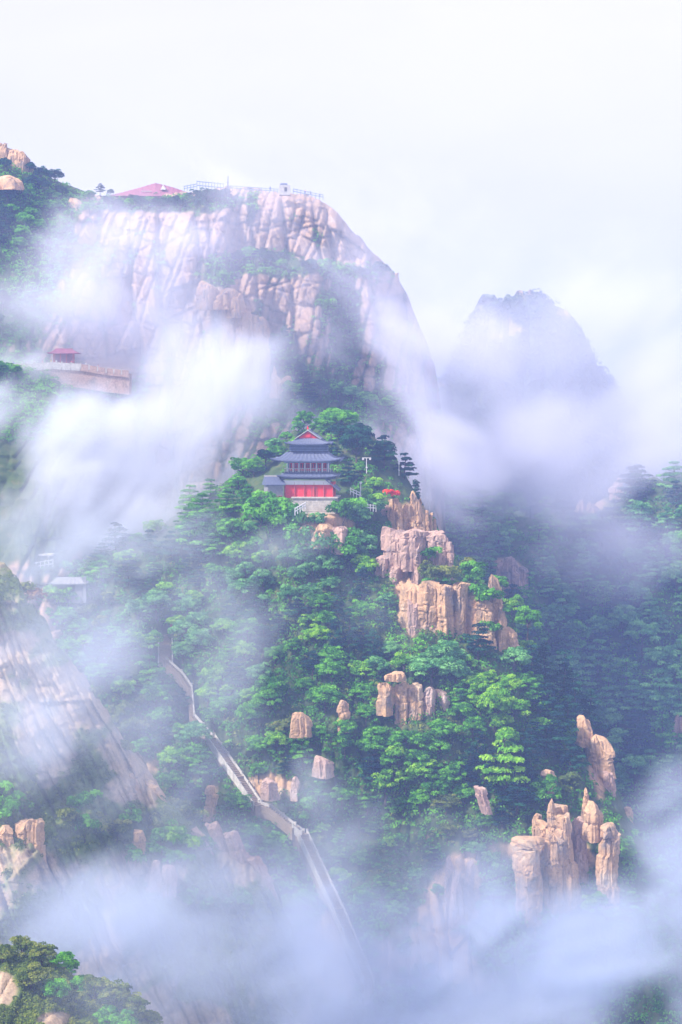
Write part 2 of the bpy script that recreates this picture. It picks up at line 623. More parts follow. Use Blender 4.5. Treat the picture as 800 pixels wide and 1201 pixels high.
def y2(u, v, T):
    d = np.maximum(v - T, 0)
    Y = 712 - 0.07 * d + 16 * np.exp(-d / 9.0) + 22 * sstep(u, 400, 520)
    left = 1 - sstep(u, 40, 190)
    Y = Y - left * (0.20 * d) - 0.03 * d * (1 - sstep(u, 200, 300))
    # walkway terrace, vegetated shelf, recesses between the buttresses
    Y = Y - 13 * sstep(v, 425, 436) * (1 - sstep(u, 150, 185))
    Y = Y - 9 * sstep(v, 300, 322) * sstep(u, 262, 280) * (1 - sstep(u, 430, 470))
    Y = Y - 7 * sstep(v, 240, 256) * sstep(u, 40, 80) * (1 - sstep(u, 262, 272))
    Y = Y + 17 * gauss(u, v, 407, 385, 17, 62) + 10 * gauss(u, v, 322, 400, 14, 45) + 9 * gauss(u, v, 278, 300, 8, 60)
    Y = Y - 12 * gauss(u, v, 262, 350, 26, 40) - 7 * gauss(u, v, 372, 400, 18, 70)
    Y = Y - 9 * gauss(u, v, 235, 280, 26, 40) - 5 * gauss(u, v, 440, 390, 14, 90)
    Y = Y - 30 * sstep(v, 430, 560)
    x, z = (u - 400) * Y / FOC, (YH - v) * Y / FOC
    xs = x + 0.12 * z
    r, ex, ez = joints(xs, z, 10, 24, 5)
    q, ex2, ez2 = joints(xs - .4 * z, z, 4.6, 8.0, 6, .5)
    s, ex3, ez3 = joints(xs + .3 * z, z, 1.9, 3.2, 8, .4)
    rock = sstep(u, -20, 90)
    w1, w2, w3 = worley(xs / 7 + .3 * fbm(xs / 9, 0, z / 9, 2, 91), z / 10, 92)
    n = -11 * r - 4.6 * q - 1.3 * s - 1.4 * w2 + .8 * crk(w1, .06) + 3.0 * crk(ex, .9) + 1.6 * crk(ex2, .55) + .8 * crk(ez2, .4) + 1.0 * crk(ez, .6) + .5 * crk(ex3, .4) + 4 * fbm(x / 30, 0, z / 30, 3, 3) + .35 * fbm(x / 2.5, 0, z / 5, 3, 7)
    n2 = 5 * fbm(x / 22, 0, z / 22, 4, 4) - 2 * q
    terr = np.exp(-((v - 428) / 8.0) ** 2) * (1 - sstep(u, 150, 185))
    return Y + (n * rock + n2 * (1 - rock) + 6) * (1 - 0.9 * terr)


S2 = Massif(top2, y2)


def veg2(U, V, P):
    n = fbm(P[..., 0] / 8, 3, P[..., 2] / 8, 4, 32)
    v = 0.0 * U
    for cu, cv, ru, rv, a in ((0, 250, 75, 110, 1.6), (40, 225, 60, 22, 1.0), (190, 240, 60, 9, 1.0), (250, 238, 30, 10, 1.0), (310, 305, 45, 12, 1.0), (400, 318, 60, 8, .8), (262, 328, 16, 12, .9), (320, 420, 22, 28, 1.0), (350, 450, 50, 30, 1.0), (408, 400, 14, 50, .6), (297, 245, 6, 12, .8), (385, 352, 14, 8, .6), (20, 450, 60, 30, .7), (130, 300, 60, 20, .35), (30, 360, 50, 30, .6), (420, 480, 120, 25, 1.1), (100, 470, 60, 20, .4), (30, 560, 110, 110, 1.2), (408, 370, 18, 50, .9), (300, 312, 45, 12, .8), (250, 320, 14, 14, .6), (290, 390, 14, 40, .5)):
        v = v + a * gauss(U, V, cu, cv, ru, rv)
    xs = P[..., 0] + 0.12 * P[..., 2]
    r, ex, ez = joints(xs, P[..., 2], 10, 24, 5)
    q, ex2, ez2 = joints(xs - .4 * P[..., 2], P[..., 2], 4.6, 8.0, 6, .5)
    v = v + .30 * crk(ex, 1.2) + .22 * crk(ex2, .8) + .18 * crk(ez2, .8) + .35 * sstep(V, 300, 430) * sstep(U, 240, 300) * crk(ex2, 1.2)
    return sstep(v + 0.32 * n, 0.38, 0.56)


def joint2(P):
    xs, z = P[..., 0] + 0.12 * P[..., 2], P[..., 2]
    r, ex, ez = joints(xs, z, 10, 24, 5)
    q, ex2, ez2 = joints(xs - .4 * z, z, 4.6, 8.0, 6, .5)
    s, ex3, ez3 = joints(xs + .3 * z, z, 1.9, 3.2, 8, .4)
    d = .9 * crk(ex, .7) + .6 * crk(ex2, .45) + .6 * crk(ez2, .4) + .9 * crk(ez, .55) + .25 * crk(ex3, .3)
    return np.clip(d * (0.45 + .6 * fbm(xs / 9, 0, z / 9, 3, 97)), 0, .85)


def joint5(P):
    xs, z = P[..., 0] + 0.6 * P[..., 2], P[..., 2]
    r, ex, ez = joints(xs, z, 6, 14, 55)
    q, ex2, ez2 = joints(xs, z, 2.4, 6, 56, .4)
    d = crk(ex, .45) + .7 * crk(ex2, .3) + .4 * crk(ez2, .25) + .6 * crk(ez, .35)
    return np.clip(d * (0.45 + .6 * fbm(xs / 6, 0, z / 6, 3, 98)), 0, .85)


S2.mesh('cliff_terrain', -90, 530, 765, 1.5, M['t2'], veg2, back=170, plateau=45, wob=2.5, seed=15, jf=joint2)
tag(S2.obj, 'tall jointed granite cliff with a flat summit rising out of the mist')

# far peak
top3 = [(440, 520), (500, 470), (522, 440), (534, 412), (546, 378), (560, 356), (590, 346), (630, 343), (652, 356), (680, 386), (706, 428), (740, 478), (790, 530), (900, 580)]


def y3(u, v, T):
    d = np.maximum(v - T, 0)
    Y = 1120 - 0.18 * d + 30 * np.exp(-d / 12.0) + 60 * ((u - 610) / 150.0) ** 2
    x, z = (u - 400) * Y / FOC, (YH - v) * Y / FOC
    r, ex, ez = joints(x, z, 24, 50, 25)
    q, ex2, ez2 = joints(x, z, 8, 20, 26, .6)
    return Y - 34 * r - 14 * q + 6 * crk(ex, 2) + 3 * crk(ex2, 1) + 9 * fbm(x / 45, 0, z / 45, 4, 23)


S3 = Massif(top3, y3)


def veg3(U, V, P):
    return sstep(fbm(P[..., 0] / 22, 3, P[..., 2] / 14, 4, 33) + 0.75 + sstep(V, 450, 560) * .6, -0.1, 0.25)


S3.mesh('far_peak_terrain', 440, 900, 800, 2.0, M['t2'], veg3, back=260, plateau=20, wob=10, seed=25)
tag(S3.obj, 'faint round headed peak half dissolved in lavender mist')

# wooded side of the valley beyond the spur
top4 = [(380, 560), (430, 545), (480, 548), (520, 570), (560, 600), (620, 606), (680, 600), (730, 575), (760, 562), (820, 558), (900, 552)]


def y4(u, v, T):
    d = np.maximum(v - T, 0)
    Y = 830 - 0.30 * d + 20 * np.exp(-d / 20.0) - 25 * gauss(u, v, 600, 700, 60, 120)
    x, z = (u - 400) * Y / FOC, (YH - v) * Y / FOC
    return Y + 15 * fbm(x / 60, 0, z / 60, 4, 43) + 3 * fbm(x / 12, 0, z / 12, 3, 44)


S4 = Massif(top4, y4)


def veg4(U, V, P):
    n = fbm(P[..., 0] / 9, 3, P[..., 2] / 9, 4, 34)
    v = 1 - 1.0 * gauss(U, V, 600, 672, 22, 25) - .9 * gauss(U, V, 797, 855, 12, 14) - .9 * gauss(U, V, 690, 590, 30, 12)
    return sstep(v + 0.3 * n, 0.3, 0.5)


S4.mesh('valley_side_terrain', 380, 900, 1290, 2.5, M['t1'], veg4, back=180, plateau=10, seed=35)
tag(S4.obj, 'dark wooded far side of the valley behind the spur')

# bare ridge on the near side of the stair gully
top5 = [(-90, 650), (0, 662), (22, 680), (45, 720), (62, 745), (100, 795), (150, 872), (190, 920), (215, 950), (250, 985), (300, 1015), (325, 1048), (345, 1100), (370, 1200), (400, 1290)]


def y5(u, v, T):
    d = np.maximum(v - T, 0)
    Y = 438 - 0.17 * d + 12 * np.exp(-d / 12.0) - 0.05 * (u - 100)
    x, z = (u - 400) * Y / FOC, (YH - v) * Y / FOC
    xs = x + 0.6 * z
    r, ex, ez = joints(xs, z, 6, 14, 55)
    q, ex2, ez2 = joints(xs, z, 2.4, 6, 56, .4)
    s, ex3, ez3 = joints(xs, z, 1.0, 2.2, 58, .5)
    return Y - 7.0 * r - 2.6 * q - .8 * s + 2 * crk(ex, .5) + 1.0 * crk(ex2, .35) + .5 * crk(ez2, .3) + .3 * crk(ex3, .2) + 8 * fbm(x / 18, 0, z / 14, 5, 53)


S5 = Massif(top5, y5)


def veg5(U, V, P):
    n = fbm(P[..., 0] / 6, 3, P[..., 2] / 6, 4, 35)
    v = 0.33 + 0 * U
    for cu, cv, ru, rv, a in ((0, 930, 40, 45, .8), (130, 965, 50, 25, .9), (215, 985, 50, 22, .9), (210, 930, 25, 18, .8), (230, 1060, 70, 25, .9), (110, 905, 30, 20, .5), (40, 700, 18, 30, .5), (95, 960, 20, 20, .7), (60, 1080, 70, 40, .6), (280, 1120, 80, 50, .5)):
        v = v + a * gauss(U, V, cu, cv, ru, rv)
    return sstep(v + 0.36 * n, 0.36, 0.56)


S5.mesh('bare_ridge_terrain', -90, 400, 1290, 1.6, M['t5'], veg5, back=40, plateau=4, wob=9, seed=45, jf=joint5)
tag(S5.obj, 'steep bare granite ridge streaked with grass beside the stair gully')

top6 = [(-80, 1105), (0, 1112), (60, 1122), (90, 1146), (130, 1160), (165, 1180), (192, 1215), (230, 1300), (300, 1400)]


def y6(u, v, T):
    d = np.maximum(v - T, 0)
    Y = 315 - 0.22 * d + 10 * np.exp(-d / 12.0)
    x, z = (u - 400) * Y / FOC, (YH - v) * Y / FOC
    q, q2, c2 = blocky(x, z, 3, 6, 66, 0.12)
    return Y - 1.6 * q + c2 + 3 * fbm(x / 12, 0, z / 12, 4, 63)


S6 = Massif(top6, y6)


def veg6(U, V, P):
    n = fbm(P[..., 0] / 4, 3, P[..., 2] / 4, 4, 36)
    v = 1 - gauss(U, V, 0, 1160, 22, 25) - gauss(U, V, 60, 1195, 30, 12)
    return sstep(v + 0.3 * n, 0.3, 0.5)


S6.mesh('near_knoll_terrain', -80, 300, 1420, 2.5, M['t5'], veg6, back=60, plateau=4, seed=55)
tag(S6.obj, 'near knoll covered in bushes at the foot of the view')

# valley floor to the horizon
gx = np.linspace(-2500, 2500, 121)
gy = np.linspace(-400, 4000, 121)
GX, GY = np.meshgrid(gx, gy)
GZ = -275 + 30 * fbm(GX / 400, GY / 400, 0, 4, 71) + np.clip((GY - 1800) / 3000, 0, 1) * 70 * fbm(GX / 900, GY / 900, 0, 4, 72)
GZ = np.where((GY < 1500) & (abs(GX) < 900), -280 + 6 * fbm(GX / 100, GY / 100, 0, 3, 73), GZ)
idx = np.arange(GX.size).reshape(GX.shape)
Q = np.stack([idx[:-1, :-1], idx[:-1, 1:], idx[1:, 1:], idx[1:, :-1]], -1).reshape(-1, 4)
o = link('ground', npmesh('ground', np.stack([GX, GY, GZ], -1).reshape(-1, 3), Q, {'veg': np.full(GX.size, .95)}), M['t1'])
tag(o, 'wooded valley floor far below the cliffs', kind='structure')

# ------------------------------------------------------------------ rocks


def block_mesh(name, w, d, h, seed, round_top=0.35, lean=0.0, tap=0.85, nth=48, nh=None, crack=0.4, bury=3.5, broken=0.2):
    """one weathered granite block or column: irregular polygon section, horizontal joints, broken top"""
    rs = np.random.RandomState(seed)
    H = h + bury
    nh = nh or int(np.clip(H / max(w, d) * 16, 10, 60))
    k = rs.randint(5, 8)
    ang = np.sort(rs.uniform(0, 2 * np.pi, k) * .35 + np.arange(k) * 2 * np.pi / k)
    dist = rs.uniform(0.82, 1.05, k)
    th = np.linspace(0, 2 * np.pi, nth, endpoint=False)
    c = np.cos(th[:, None] - ang[None, :])
    r = np.min(np.where(c > 0.05, dist[None, :] / np.maximum(c, 0.05), 9), 1)
    r = np.minimum(r, 1.35)
    zs = np.linspace(0, 1, nh)
    sc = 1 - (1 - tap) * zs
    rt = round_top * .55 * w / H
    e = np.clip((zs - (1 - rt)) / rt, 0, 1)
    sc = sc * np.maximum(1 - e ** 3, 0.0) ** .45 * 0.999 + 0.001
    jz = np.sort(rs.uniform(0.15, 0.95, max(1, int(H / max(w, 1) * 1.3))))
    lay = np.searchsorted(jz, zs)
    offx = rs.uniform(-.07, .07, len(jz) + 1)[lay]
    offs = rs.uniform(.90, 1.06, len(jz) + 1)[lay]
    jn = np.min(np.abs(zs[:, None] - jz[None, :]), 1) * H
    notch = 1 - 0.10 * np.exp(-(jn / 0.35) ** 2)
    RR = r[None, :] * (sc * offs * notch)[:, None]
    X = RR * np.cos(th)[None, :] * w / 2 + (offx * w)[:, None]
    Yy = RR * np.sin(th)[None, :] * d / 2
    Z = np.broadcast_to((zs * H - bury)[:, None], X.shape).copy()
    tl = rs.uniform(-.35, .35)
    Z = Z + tl * X * np.clip(zs * 2 - 1, 0, 1)[:, None]
    X = X + lean * Z
    # plane cuts: flat fracture faces with hard edges between them
    cx0 = (offx * w)[:, None] + lean * Z
    q_ = np.stack([(X - cx0) / (w / 2), Yy / (d / 2), (Z - h * .35) / (h * .65)], -1)
    for _ in range(11):
        a_ = rs.uniform(0, 2 * np.pi)
        el = rs.uniform(-.15, .95) if round_top > .45 else (rs.uniform(-.12, .22) if _ < 9 else rs.uniform(1.1, 1.5))
        nv_ = np.array([math.cos(a_) * math.cos(el), math.sin(a_) * math.cos(el), math.sin(el)])
        s_ = q_[Z > 0] @ nv_
        lim = np.percentile(s_, 97) * (rs.uniform(.80, .96) if el < 1 else rs.uniform(.93, .99))
        q_ = q_ - np.maximum(q_ @ nv_ - lim, 0)[..., None] * nv_
    X = q_[..., 0] * w / 2 + cx0
    Yy = q_[..., 1] * d / 2
    Z = np.where(Z > 0, q_[..., 2] * h * .65 + h * .35, Z)
    m = 0.10 * min(w, d)
    sx = rs.uniform(0, 99)
    n1 = fbm(X / w * 2.5 + sx, Yy / d * 2.5, Z / w * 1.6, 4, seed)
    # vertical and level joints over the face, blocks proud or set back, broken top
    arc = th[None, :] * (w + d) * 0.25 + 0 * Z
    bs = max(w * 0.42, 0.7)
    q1, e1, e2 = joints(arc + sx, Z, bs, bs * 2.2, seed + 4, .9)
    q2, e3, e4 = joints(arc + sx, Z, bs * .4, bs * .9, seed + 5, .9)
    cf = crk(e1, .10 * bs) * 1.0 + .6 * crk(e2, .07 * bs) + .35 * crk(e3, .08 * bs)
    cxm = (offx * w)[:, None] + lean * Z
    tp = _h(np.floor((X - cxm) / (w * .37) + sx), np.floor(Yy / (d * .45) + sx), 0 * X, seed + 6)
    Z = Z - tp * broken * min(w, h) * sstep(zs, .55, .95)[:, None]
    k2 = 1 + (n1 * 0.5 * m - cf * crack * 2.0 * m - (q1 - .5) * 1.9 * m - (q2 - .5) * 1.0 * m) / (np.hypot(X, Yy) + 0.3 * w)
    X = cxm + (X - cxm) * k2
    Yy = Yy * k2
    V = np.stack([X, Yy, Z], -1).reshape(-1, 3)
    idx = np.arange(nh * nth).reshape(nh, nth)
    nx = np.roll(idx, -1, 1)
    Q = np.stack([idx[:-1], nx[:-1], nx[1:], idx[1:]], -1).reshape(-1, 4)
    me = npmesh(name, V, Q, smooth=False)
    return me


GRP = {}
_seed = [100]


def crag(name, label, Y, blocks, mat='rock', cat='rock', group=None, part='rock_block', dfac=1.1):
    """blocks: (x0, x1, ytop, ybottom[, dY[, options]]) in photograph pixels at distance Y"""
    cx = sum((b[0] + b[1]) / 2 for b in blocks) / len(blocks)
    yb = max(b[3] for b in blocks)
    base = at(cx, yb, Y)
    if len(blocks) > 1:
        root = empty(name, base, label, cat, group)
    for b in blocks:
        x0, x1, y0, yb_ = b[:4]
        dY = b[4] if len(b) > 4 else 0
        kw = dict(b[5]) if len(b) > 5 else {}
        mt = kw.pop('mat', mat)
        p = at((x0 + x1) / 2, yb_, Y + dY)
        s = (Y + dY) / FOC
        _seed[0] += 1
        ww = (x1 - x0) * s * (1.22 if len(blocks) > 2 else 1.08)
        dd = kw.pop('d', max(ww * dfac, 2.5))
        me = block_mesh(part if len(blocks) > 1 else name, ww, dd, (yb_ - y0) * s, kw.pop('seed', _seed[0]), **kw)
        if len(blocks) > 1:
            o = link(part, me, M[mt], root, p - base, rz=0)
        else:
            root = link(name, me, M[mt], loc=p)
            tag(root, label, cat, group)
    return root


def sy(u, v, S=S1, off=0.0):
    return float(S.Y(np.array([float(u)]), np.array([float(v)]))[0]) - off


# main tan crag right of the pavilion
Yc = sy(530, 720) - 5
crag('granite_crag', 'broad tan granite crag of upright columns with a grassy top', Yc, [
    (469, 499, 680, 752, 0, dict(tap=1.0, round_top=.12, bury=4)),
    (478, 492, 700, 762, -3, dict(tap=.9, round_top=.3, mat='pink', bury=4)),
    (492, 514, 676, 748, -2, dict(tap=.97, round_top=.12, bury=4)),
    (511, 534, 682, 745, -3, dict(tap=.95, round_top=.15, bury=4)),
    (531, 551, 678, 742, -1, dict(tap=.95, round_top=.2, bury=4)),
    (547, 567, 690, 736, 1, dict(tap=.9, round_top=.25, bury=5)),
    (559, 578, 700, 738, -2, dict(tap=.9, round_top=.3, bury=5)),
    (571, 591, 672, 752, 0, dict(tap=.7, round_top=.5, lean=-.06, bury=5)),
    (582, 593, 700, 752, -3, dict(tap=.6, round_top=.5, bury=4)),
])
crag('granite_boulder', 'small tan boulder perched at the foot of the broad columned crag', Yc - 2, [(590, 607, 734, 752, 0, dict(round_top=.8))])
Yc2 = sy(495, 655) - 9
crag('granite_crag', 'pinkish granite shoulder between the spires and the broad tan crag', Yc2, [
    (454, 478, 618, 668, 3, dict(tap=.9, round_top=.3, bury=4)),
    (472, 500, 616, 652, 1, dict(tap=1.0, round_top=.15, bury=4)),
    (496, 524, 618, 655, 2, dict(tap=.95, round_top=.25, bury=5)),
    (482, 496, 634, 676, -1, dict(tap=.85, round_top=.3, bury=3)),
    (512, 526, 624, 664, 0, dict(tap=.85, round_top=.4, bury=4)),
    (523, 533, 634, 662, -1, dict(tap=.8, round_top=.4, bury=4)),
    (442, 456, 648, 700, 2, dict(tap=.8, round_top=.3, bury=4)),
    (456, 468, 660, 706, 0, dict(tap=.8, round_top=.3, bury=4)),
    (460, 476, 650, 690, 3, dict(tap=.85, round_top=.4, bury=4)),
], mat='pink')
Yc3 = sy(480, 600) - 6
crag('granite_crag', 'cluster of thin pale rock spires below the red bush', Yc3, [
    (444, 458, 590, 620, 2, dict(tap=.75, round_top=.5, mat='pink')),
    (455, 467, 583, 620, 0, dict(tap=.8, round_top=.3)),
    (465, 473, 588, 620, -2, dict(tap=.7, round_top=.5)),
    (471, 480, 590, 618, 0, dict(tap=.7, round_top=.5)),
    (478, 493, 573, 622, 0, dict(tap=.62, round_top=.6)),
    (489, 496, 582, 622, 2, dict(tap=.6, round_top=.5)),
    (498, 504, 597, 624, 0, dict(tap=.6, round_top=.3)),
    (503, 509, 600, 626, 1, dict(tap=.6, round_top=.3)),
    (508, 513, 607, 628, 2, dict(tap=.6, round_top=.3)),
], part='rock_spire')
Yc4 = sy(480, 815) - 5
crag('granite_crag', 'low tan crag with a jutting slab in the middle of the wooded slope', Yc4, [
    (443, 464, 796, 822, 0, dict(tap=.8, round_top=.7)),
    (465, 482, 798, 838, 1, dict(tap=.9, round_top=.3)),
    (479, 496, 800, 840, 0, dict(tap=.9, round_top=.3)),
    (494, 512, 803, 840, 2, dict(tap=.9, round_top=.3, mat='pink')),
    (508, 526, 806, 838, 4, dict(tap=.9, round_top=.3, mat='pink')),
])
crag('granite_slab', 'flat slanting slab lying on top of the low mid slope crag', Yc4 - 1, [(450, 480, 787, 797, 0, dict(round_top=.2, bury=.3, tap=.9, nh=8))])
Yc5 = sy(650, 985) - 8
crag('granite_crag', 'tall pointed pinnacle group rising out of the mist at the spur foot', Yc5, [
    (638, 676, 938, 1016, 0, dict(tap=.40, round_top=.3, bury=10, broken=.1)),
    (641, 656, 934, 985, -3, dict(tap=.7, round_top=.6, bury=6)),
    (652, 676, 950, 1016, -4, dict(tap=.55, round_top=.4, bury=10, lean=-.05)),
    (623, 635, 952, 1000, 2, dict(tap=.85, round_top=.3, bury=6)),
    (631, 646, 960, 1010, -1, dict(tap=.85, round_top=.3, bury=6)),
    (638, 662, 972, 1045, -5, dict(tap=.75, round_top=.4, bury=8)),
    (670, 686, 955, 1000, 3, dict(tap=.8, round_top=.4, mat='pink', bury=6)),
    (674, 692, 978, 1030, 1, dict(tap=.65, round_top=.4, mat='pink', bury=8)),
], part='rock_pinnacle')
crag('granite_block', 'square tan block with a flat capstone beside the pointed pinnacles', Yc5 - 6, [
    (602, 636, 992, 1045, 0, dict(tap=.95, round_top=.05, bury=10, seed=9, broken=0, crack=.3)),
    (603, 636, 981, 992, -.3, dict(tap=.88, round_top=.3, bury=.2, nh=10, seed=12, broken=0, crack=0.1)),
], part='rock_block')
crag('granite_block', 'narrow upright tan column split near its top, just past the pinnacles', Yc5 - 4, [
    (700, 726, 977, 1030, 0, dict(tap=1.0, round_top=.2, bury=8, seed=31)),
    (702, 722, 962, 978, 0, dict(tap=.7, round_top=.6, bury=.6, nh=10)),
], part='rock_block')
Yc7 = sy(690, 880) - 5
crag('granite_boulder', 'long tan boulder near the crest, upper of two joined boulders', Yc7, [(676, 699, 836, 866, 3, dict(tap=.75, round_top=.9, lean=-.1, bury=2))])
crag('granite_boulder', 'big orange tan boulder near the crest, lower of two joined boulders', Yc7, [(689, 718, 860, 902, 0, dict(tap=.8, round_top=.9, lean=-.12, bury=2))])
crag('granite_boulder', 'squarish tan boulder above the narrow upright column', Yc5, [(684, 710, 937, 968, 0, dict(tap=.8, round_top=.6))])
crag('granite_boulder', 'dark pinkish boulder under the two joined crest boulders', Yc7 - 4, [(705, 724, 902, 950, 0, dict(tap=.7, round_top=.5, mat='pink'))])
crag('granite_boulder', 'small rounded rock between the crest boulders and pinnacles', Yc7 - 5, [(689, 701, 904, 926, 0, dict(tap=.7, round_top=.8, mat='pink'))])
crag('granite_boulder', 'small pale rock alone on the crest beyond the upright column', Yc7 - 2, [(728, 744, 944, 958, 0, dict(tap=.8, round_top=.8))])
crag('granite_boulder', 'small upright pointed rock above the squarish boulder', Yc5 + 2, [(683, 692, 922, 942, 0, dict(tap=.5, round_top=.6))])
crag('granite_boulder', 'flat tan rock slab in dark trees above the pinnacles', sy(640, 905) - 6, [(631, 651, 900, 913, 0, dict(tap=.8, round_top=.5))])
crag('granite_boulder', 'tilted pinkish slab among dark trees under the yellow green tree', sy(566, 930) - 6, [(558, 572, 920, 938, 0, dict(tap=.8, round_top=.4, lean=-.3, mat='pink'))])
crag('granite_boulder', 'small upright tan rock in the forest west of the low crag', sy(405, 830) - 6, [(396, 411, 818, 842, 0, dict(tap=.8, round_top=.6))])
crag('granite_boulder', 'low tan rock half sunk in bushes on the mid slope', sy(352, 840) - 6, [(341, 364, 831, 848, 0, dict(tap=.8, round_top=.8))])
crag('granite_boulder', 'upright tan rock beside the wide upper stair flight', sy(250, 930) - 7, [(240, 257, 918, 946, 0, dict(tap=.6, round_top=.7))])
crag('granite_boulder', 'small reddish brown block on the bare ridge', sy(162, 985, S5) - 3, [(154, 172, 971, 995, 0, dict(tap=.8, round_top=.2))])
crag('granite_crag', 'low ledge of tan rocks under the pavilion terrace', sy(380, 618) - 1.5, [
    (348, 374, 609, 622, 2, dict(tap=.9, round_top=.9, bury=4)),
    (370, 394, 612, 625, 0, dict(tap=.9, round_top=.9, bury=4)),
    (388, 410, 614, 632, 0, dict(tap=.9, round_top=.9, mat='pink', bury=4)),
])
crag('granite_crag', 'pale lavender pink crag on the far wooded valley side', sy(600, 672, S4) - 9, [
    (583, 598, 655, 694, 2, dict(tap=.7, round_top=.4)),
    (590, 612, 650, 692, 0, dict(tap=.6, round_top=.5)),
    (604, 620, 662, 692, 0, dict(tap=.7, round_top=.5)),
], mat='pink')
crag('granite_crag', 'pair of pale rocks on the far valley side near the frame edge', sy(795, 850, S4) - 8, [
    (788, 797, 836, 868, 0, dict(tap=.7, round_top=.5)), (795, 804, 840, 868, 0, dict(tap=.7, round_top=.5))], mat='pink')
crag('granite_crag', 'ghostly pale rocks showing through the mist under the far peak', sy(690, 590, S4) - 9, [
    (674, 690, 584, 612, 0, dict(tap=.7, round_top=.5)), (686, 706, 588, 612, 0, dict(tap=.7, round_top=.5)), (716, 732, 560, 590, 8, dict(tap=.6, round_top=.5))], mat='pink')
crag('granite_crag', 'slender grey pink spires half lost in the lower mist', sy(535, 1035) - 8, [
    (522, 534, 1000, 1060, 2, dict(tap=.7, round_top=.5, bury=10)),
    (526, 545, 1016, 1085, 0, dict(tap=.5, round_top=.5, bury=10)),
    (543, 558, 1008, 1050, 3, dict(tap=.7, round_top=.5, bury=10)),
], mat='pink', part='rock_spire')
crag('granite_crag', 'orange tan crag with blunt boulders jutting from the great cliff', sy(262, 350, S2) - 6, [
    (228, 252, 326, 352, 0, dict(tap=.8, round_top=.7)),
    (254, 276, 335, 352, -2, dict(tap=.8, round_top=.7)),
    (266, 288, 340, 362, -1, dict(tap=.9, round_top=.5)),
    (260, 276, 354, 400, 0, dict(tap=.9, round_top=.2, bury=6)),
    (273, 298, 360, 402, 1, dict(tap=.85, round_top=.3, bury=8)),
    (284, 306, 364, 430, 4, dict(tap=.8, round_top=.4, bury=8)),
    (300, 316, 370, 440, 8, dict(tap=.8, round_top=.4, bury=8)),
])
crag('granite_crag', 'small tan knob above the trees at the cliff foot', sy(322, 440, S2) - 8, [
    (318, 326, 428, 448, 0, dict(tap=.6, round_top=.7)), (316, 332, 438, 456, -2, dict(tap=.8, round_top=.5)), (330, 342, 440, 452, 0, dict(tap=.8, round_top=.5))])
crag('granite_crag', 'brown and orange summit rocks over the upper wooded slope', sy(10, 185, S2) - 3, [
    (-14, 6, 164, 190, 4, dict(tap=.8, round_top=.7)),
    (0, 10, 165, 185, 0, dict(tap=.7, round_top=.8)),
    (6, 24, 171, 196, 1, dict(tap=.8, round_top=.6)),
    (18, 36, 176, 202, 0, dict(tap=.8, round_top=.7)),
])
crag('granite_slab', 'long pale bare slab in the upper wooded slope', sy(10, 208, S2) - 5, [(-12, 30, 203, 214, 0, dict(tap=.7, round_top=.7))])
crag('granite_boulder', 'tan boulder on the cliff brink beneath the wooded slope', sy(90, 240, S2) - 4, [(80, 102, 231, 250, 0, dict(tap=.8, round_top=.7))])
crag('granite_boulder', 'small rock tooth on the descending shoulder of the great cliff', sy(464, 326, S2) + 6, [(461, 468, 319, 332, 0, dict(tap=.9, round_top=.3))])
crag('granite_crag', 'pale rocks breaking the bushes beside the lower stair landing', sy(345, 918) - 3, [
    (306, 322, 912, 922, 0, dict(tap=.8, round_top=.6)), (340, 352, 908, 922, 2, dict(tap=.6, round_top=.5)), (368, 390, 886, 895, 3, dict(tap=.8, round_top=.6))], mat='pink')
crag('granite_crag', 'pinkish rock bluff below the stair on the bare ridge end', sy(285, 1000, S5) - 4, [
    (242, 262, 966, 1035, 0, dict(lean=-.35, tap=.6, round_top=.4, bury=5)),
    (262, 284, 958, 1030, 2, dict(lean=-.35, tap=.6, round_top=.4, bury=5)),
    (280, 306, 972, 1040, 0, dict(tap=.6, round_top=.4, lean=-.35, bury=5)),
    (300, 324, 1000, 1048, 0, dict(lean=-.35, tap=.6, round_top=.4, bury=5)),
], mat='pink')
crag('granite_crag', 'row of grey tan rock fins on the bare ridge crest', sy(190, 930, S5) - 3, [
    (120, 140, 900, 975, -3, dict(lean=-.4, tap=.6, round_top=.4, mat='pink', bury=5)),
    (172, 192, 905, 965, 0, dict(tap=.5, round_top=.4, lean=-.45, bury=5)),
    (188, 208, 912, 962, 0, dict(tap=.5, round_top=.4, lean=-.45, bury=5)),
])
crag('granite_crag', 'pale rounded bluff sinking into mist under the bare ridge', sy(185, 1030, S5) - 3, [
    (165, 188, 1008, 1062, 0, dict(tap=.8, round_top=.7, bury=6)), (184, 206, 1012, 1075, 0, dict(tap=.8, round_top=.6, bury=6))], mat='pink')
crag('granite_crag', 'tan rock wall at the frame edge under the bare ridge', sy(20, 980, S5) - 3, [
    (-20, 4, 968, 1060, 0, dict(tap=.8, round_top=.3, bury=6)), (0, 24, 965, 1050, 1, dict(tap=.7, round_top=.4, lean=-.1, bury=6)), (20, 44, 955, 1010, 3, dict(tap=.8, round_top=.4, bury=6)), (36, 52, 958, 1000, 3, dict(tap=.8, round_top=.4, bury=6))])

# ------------------------------------------------------------------ leaves and trees


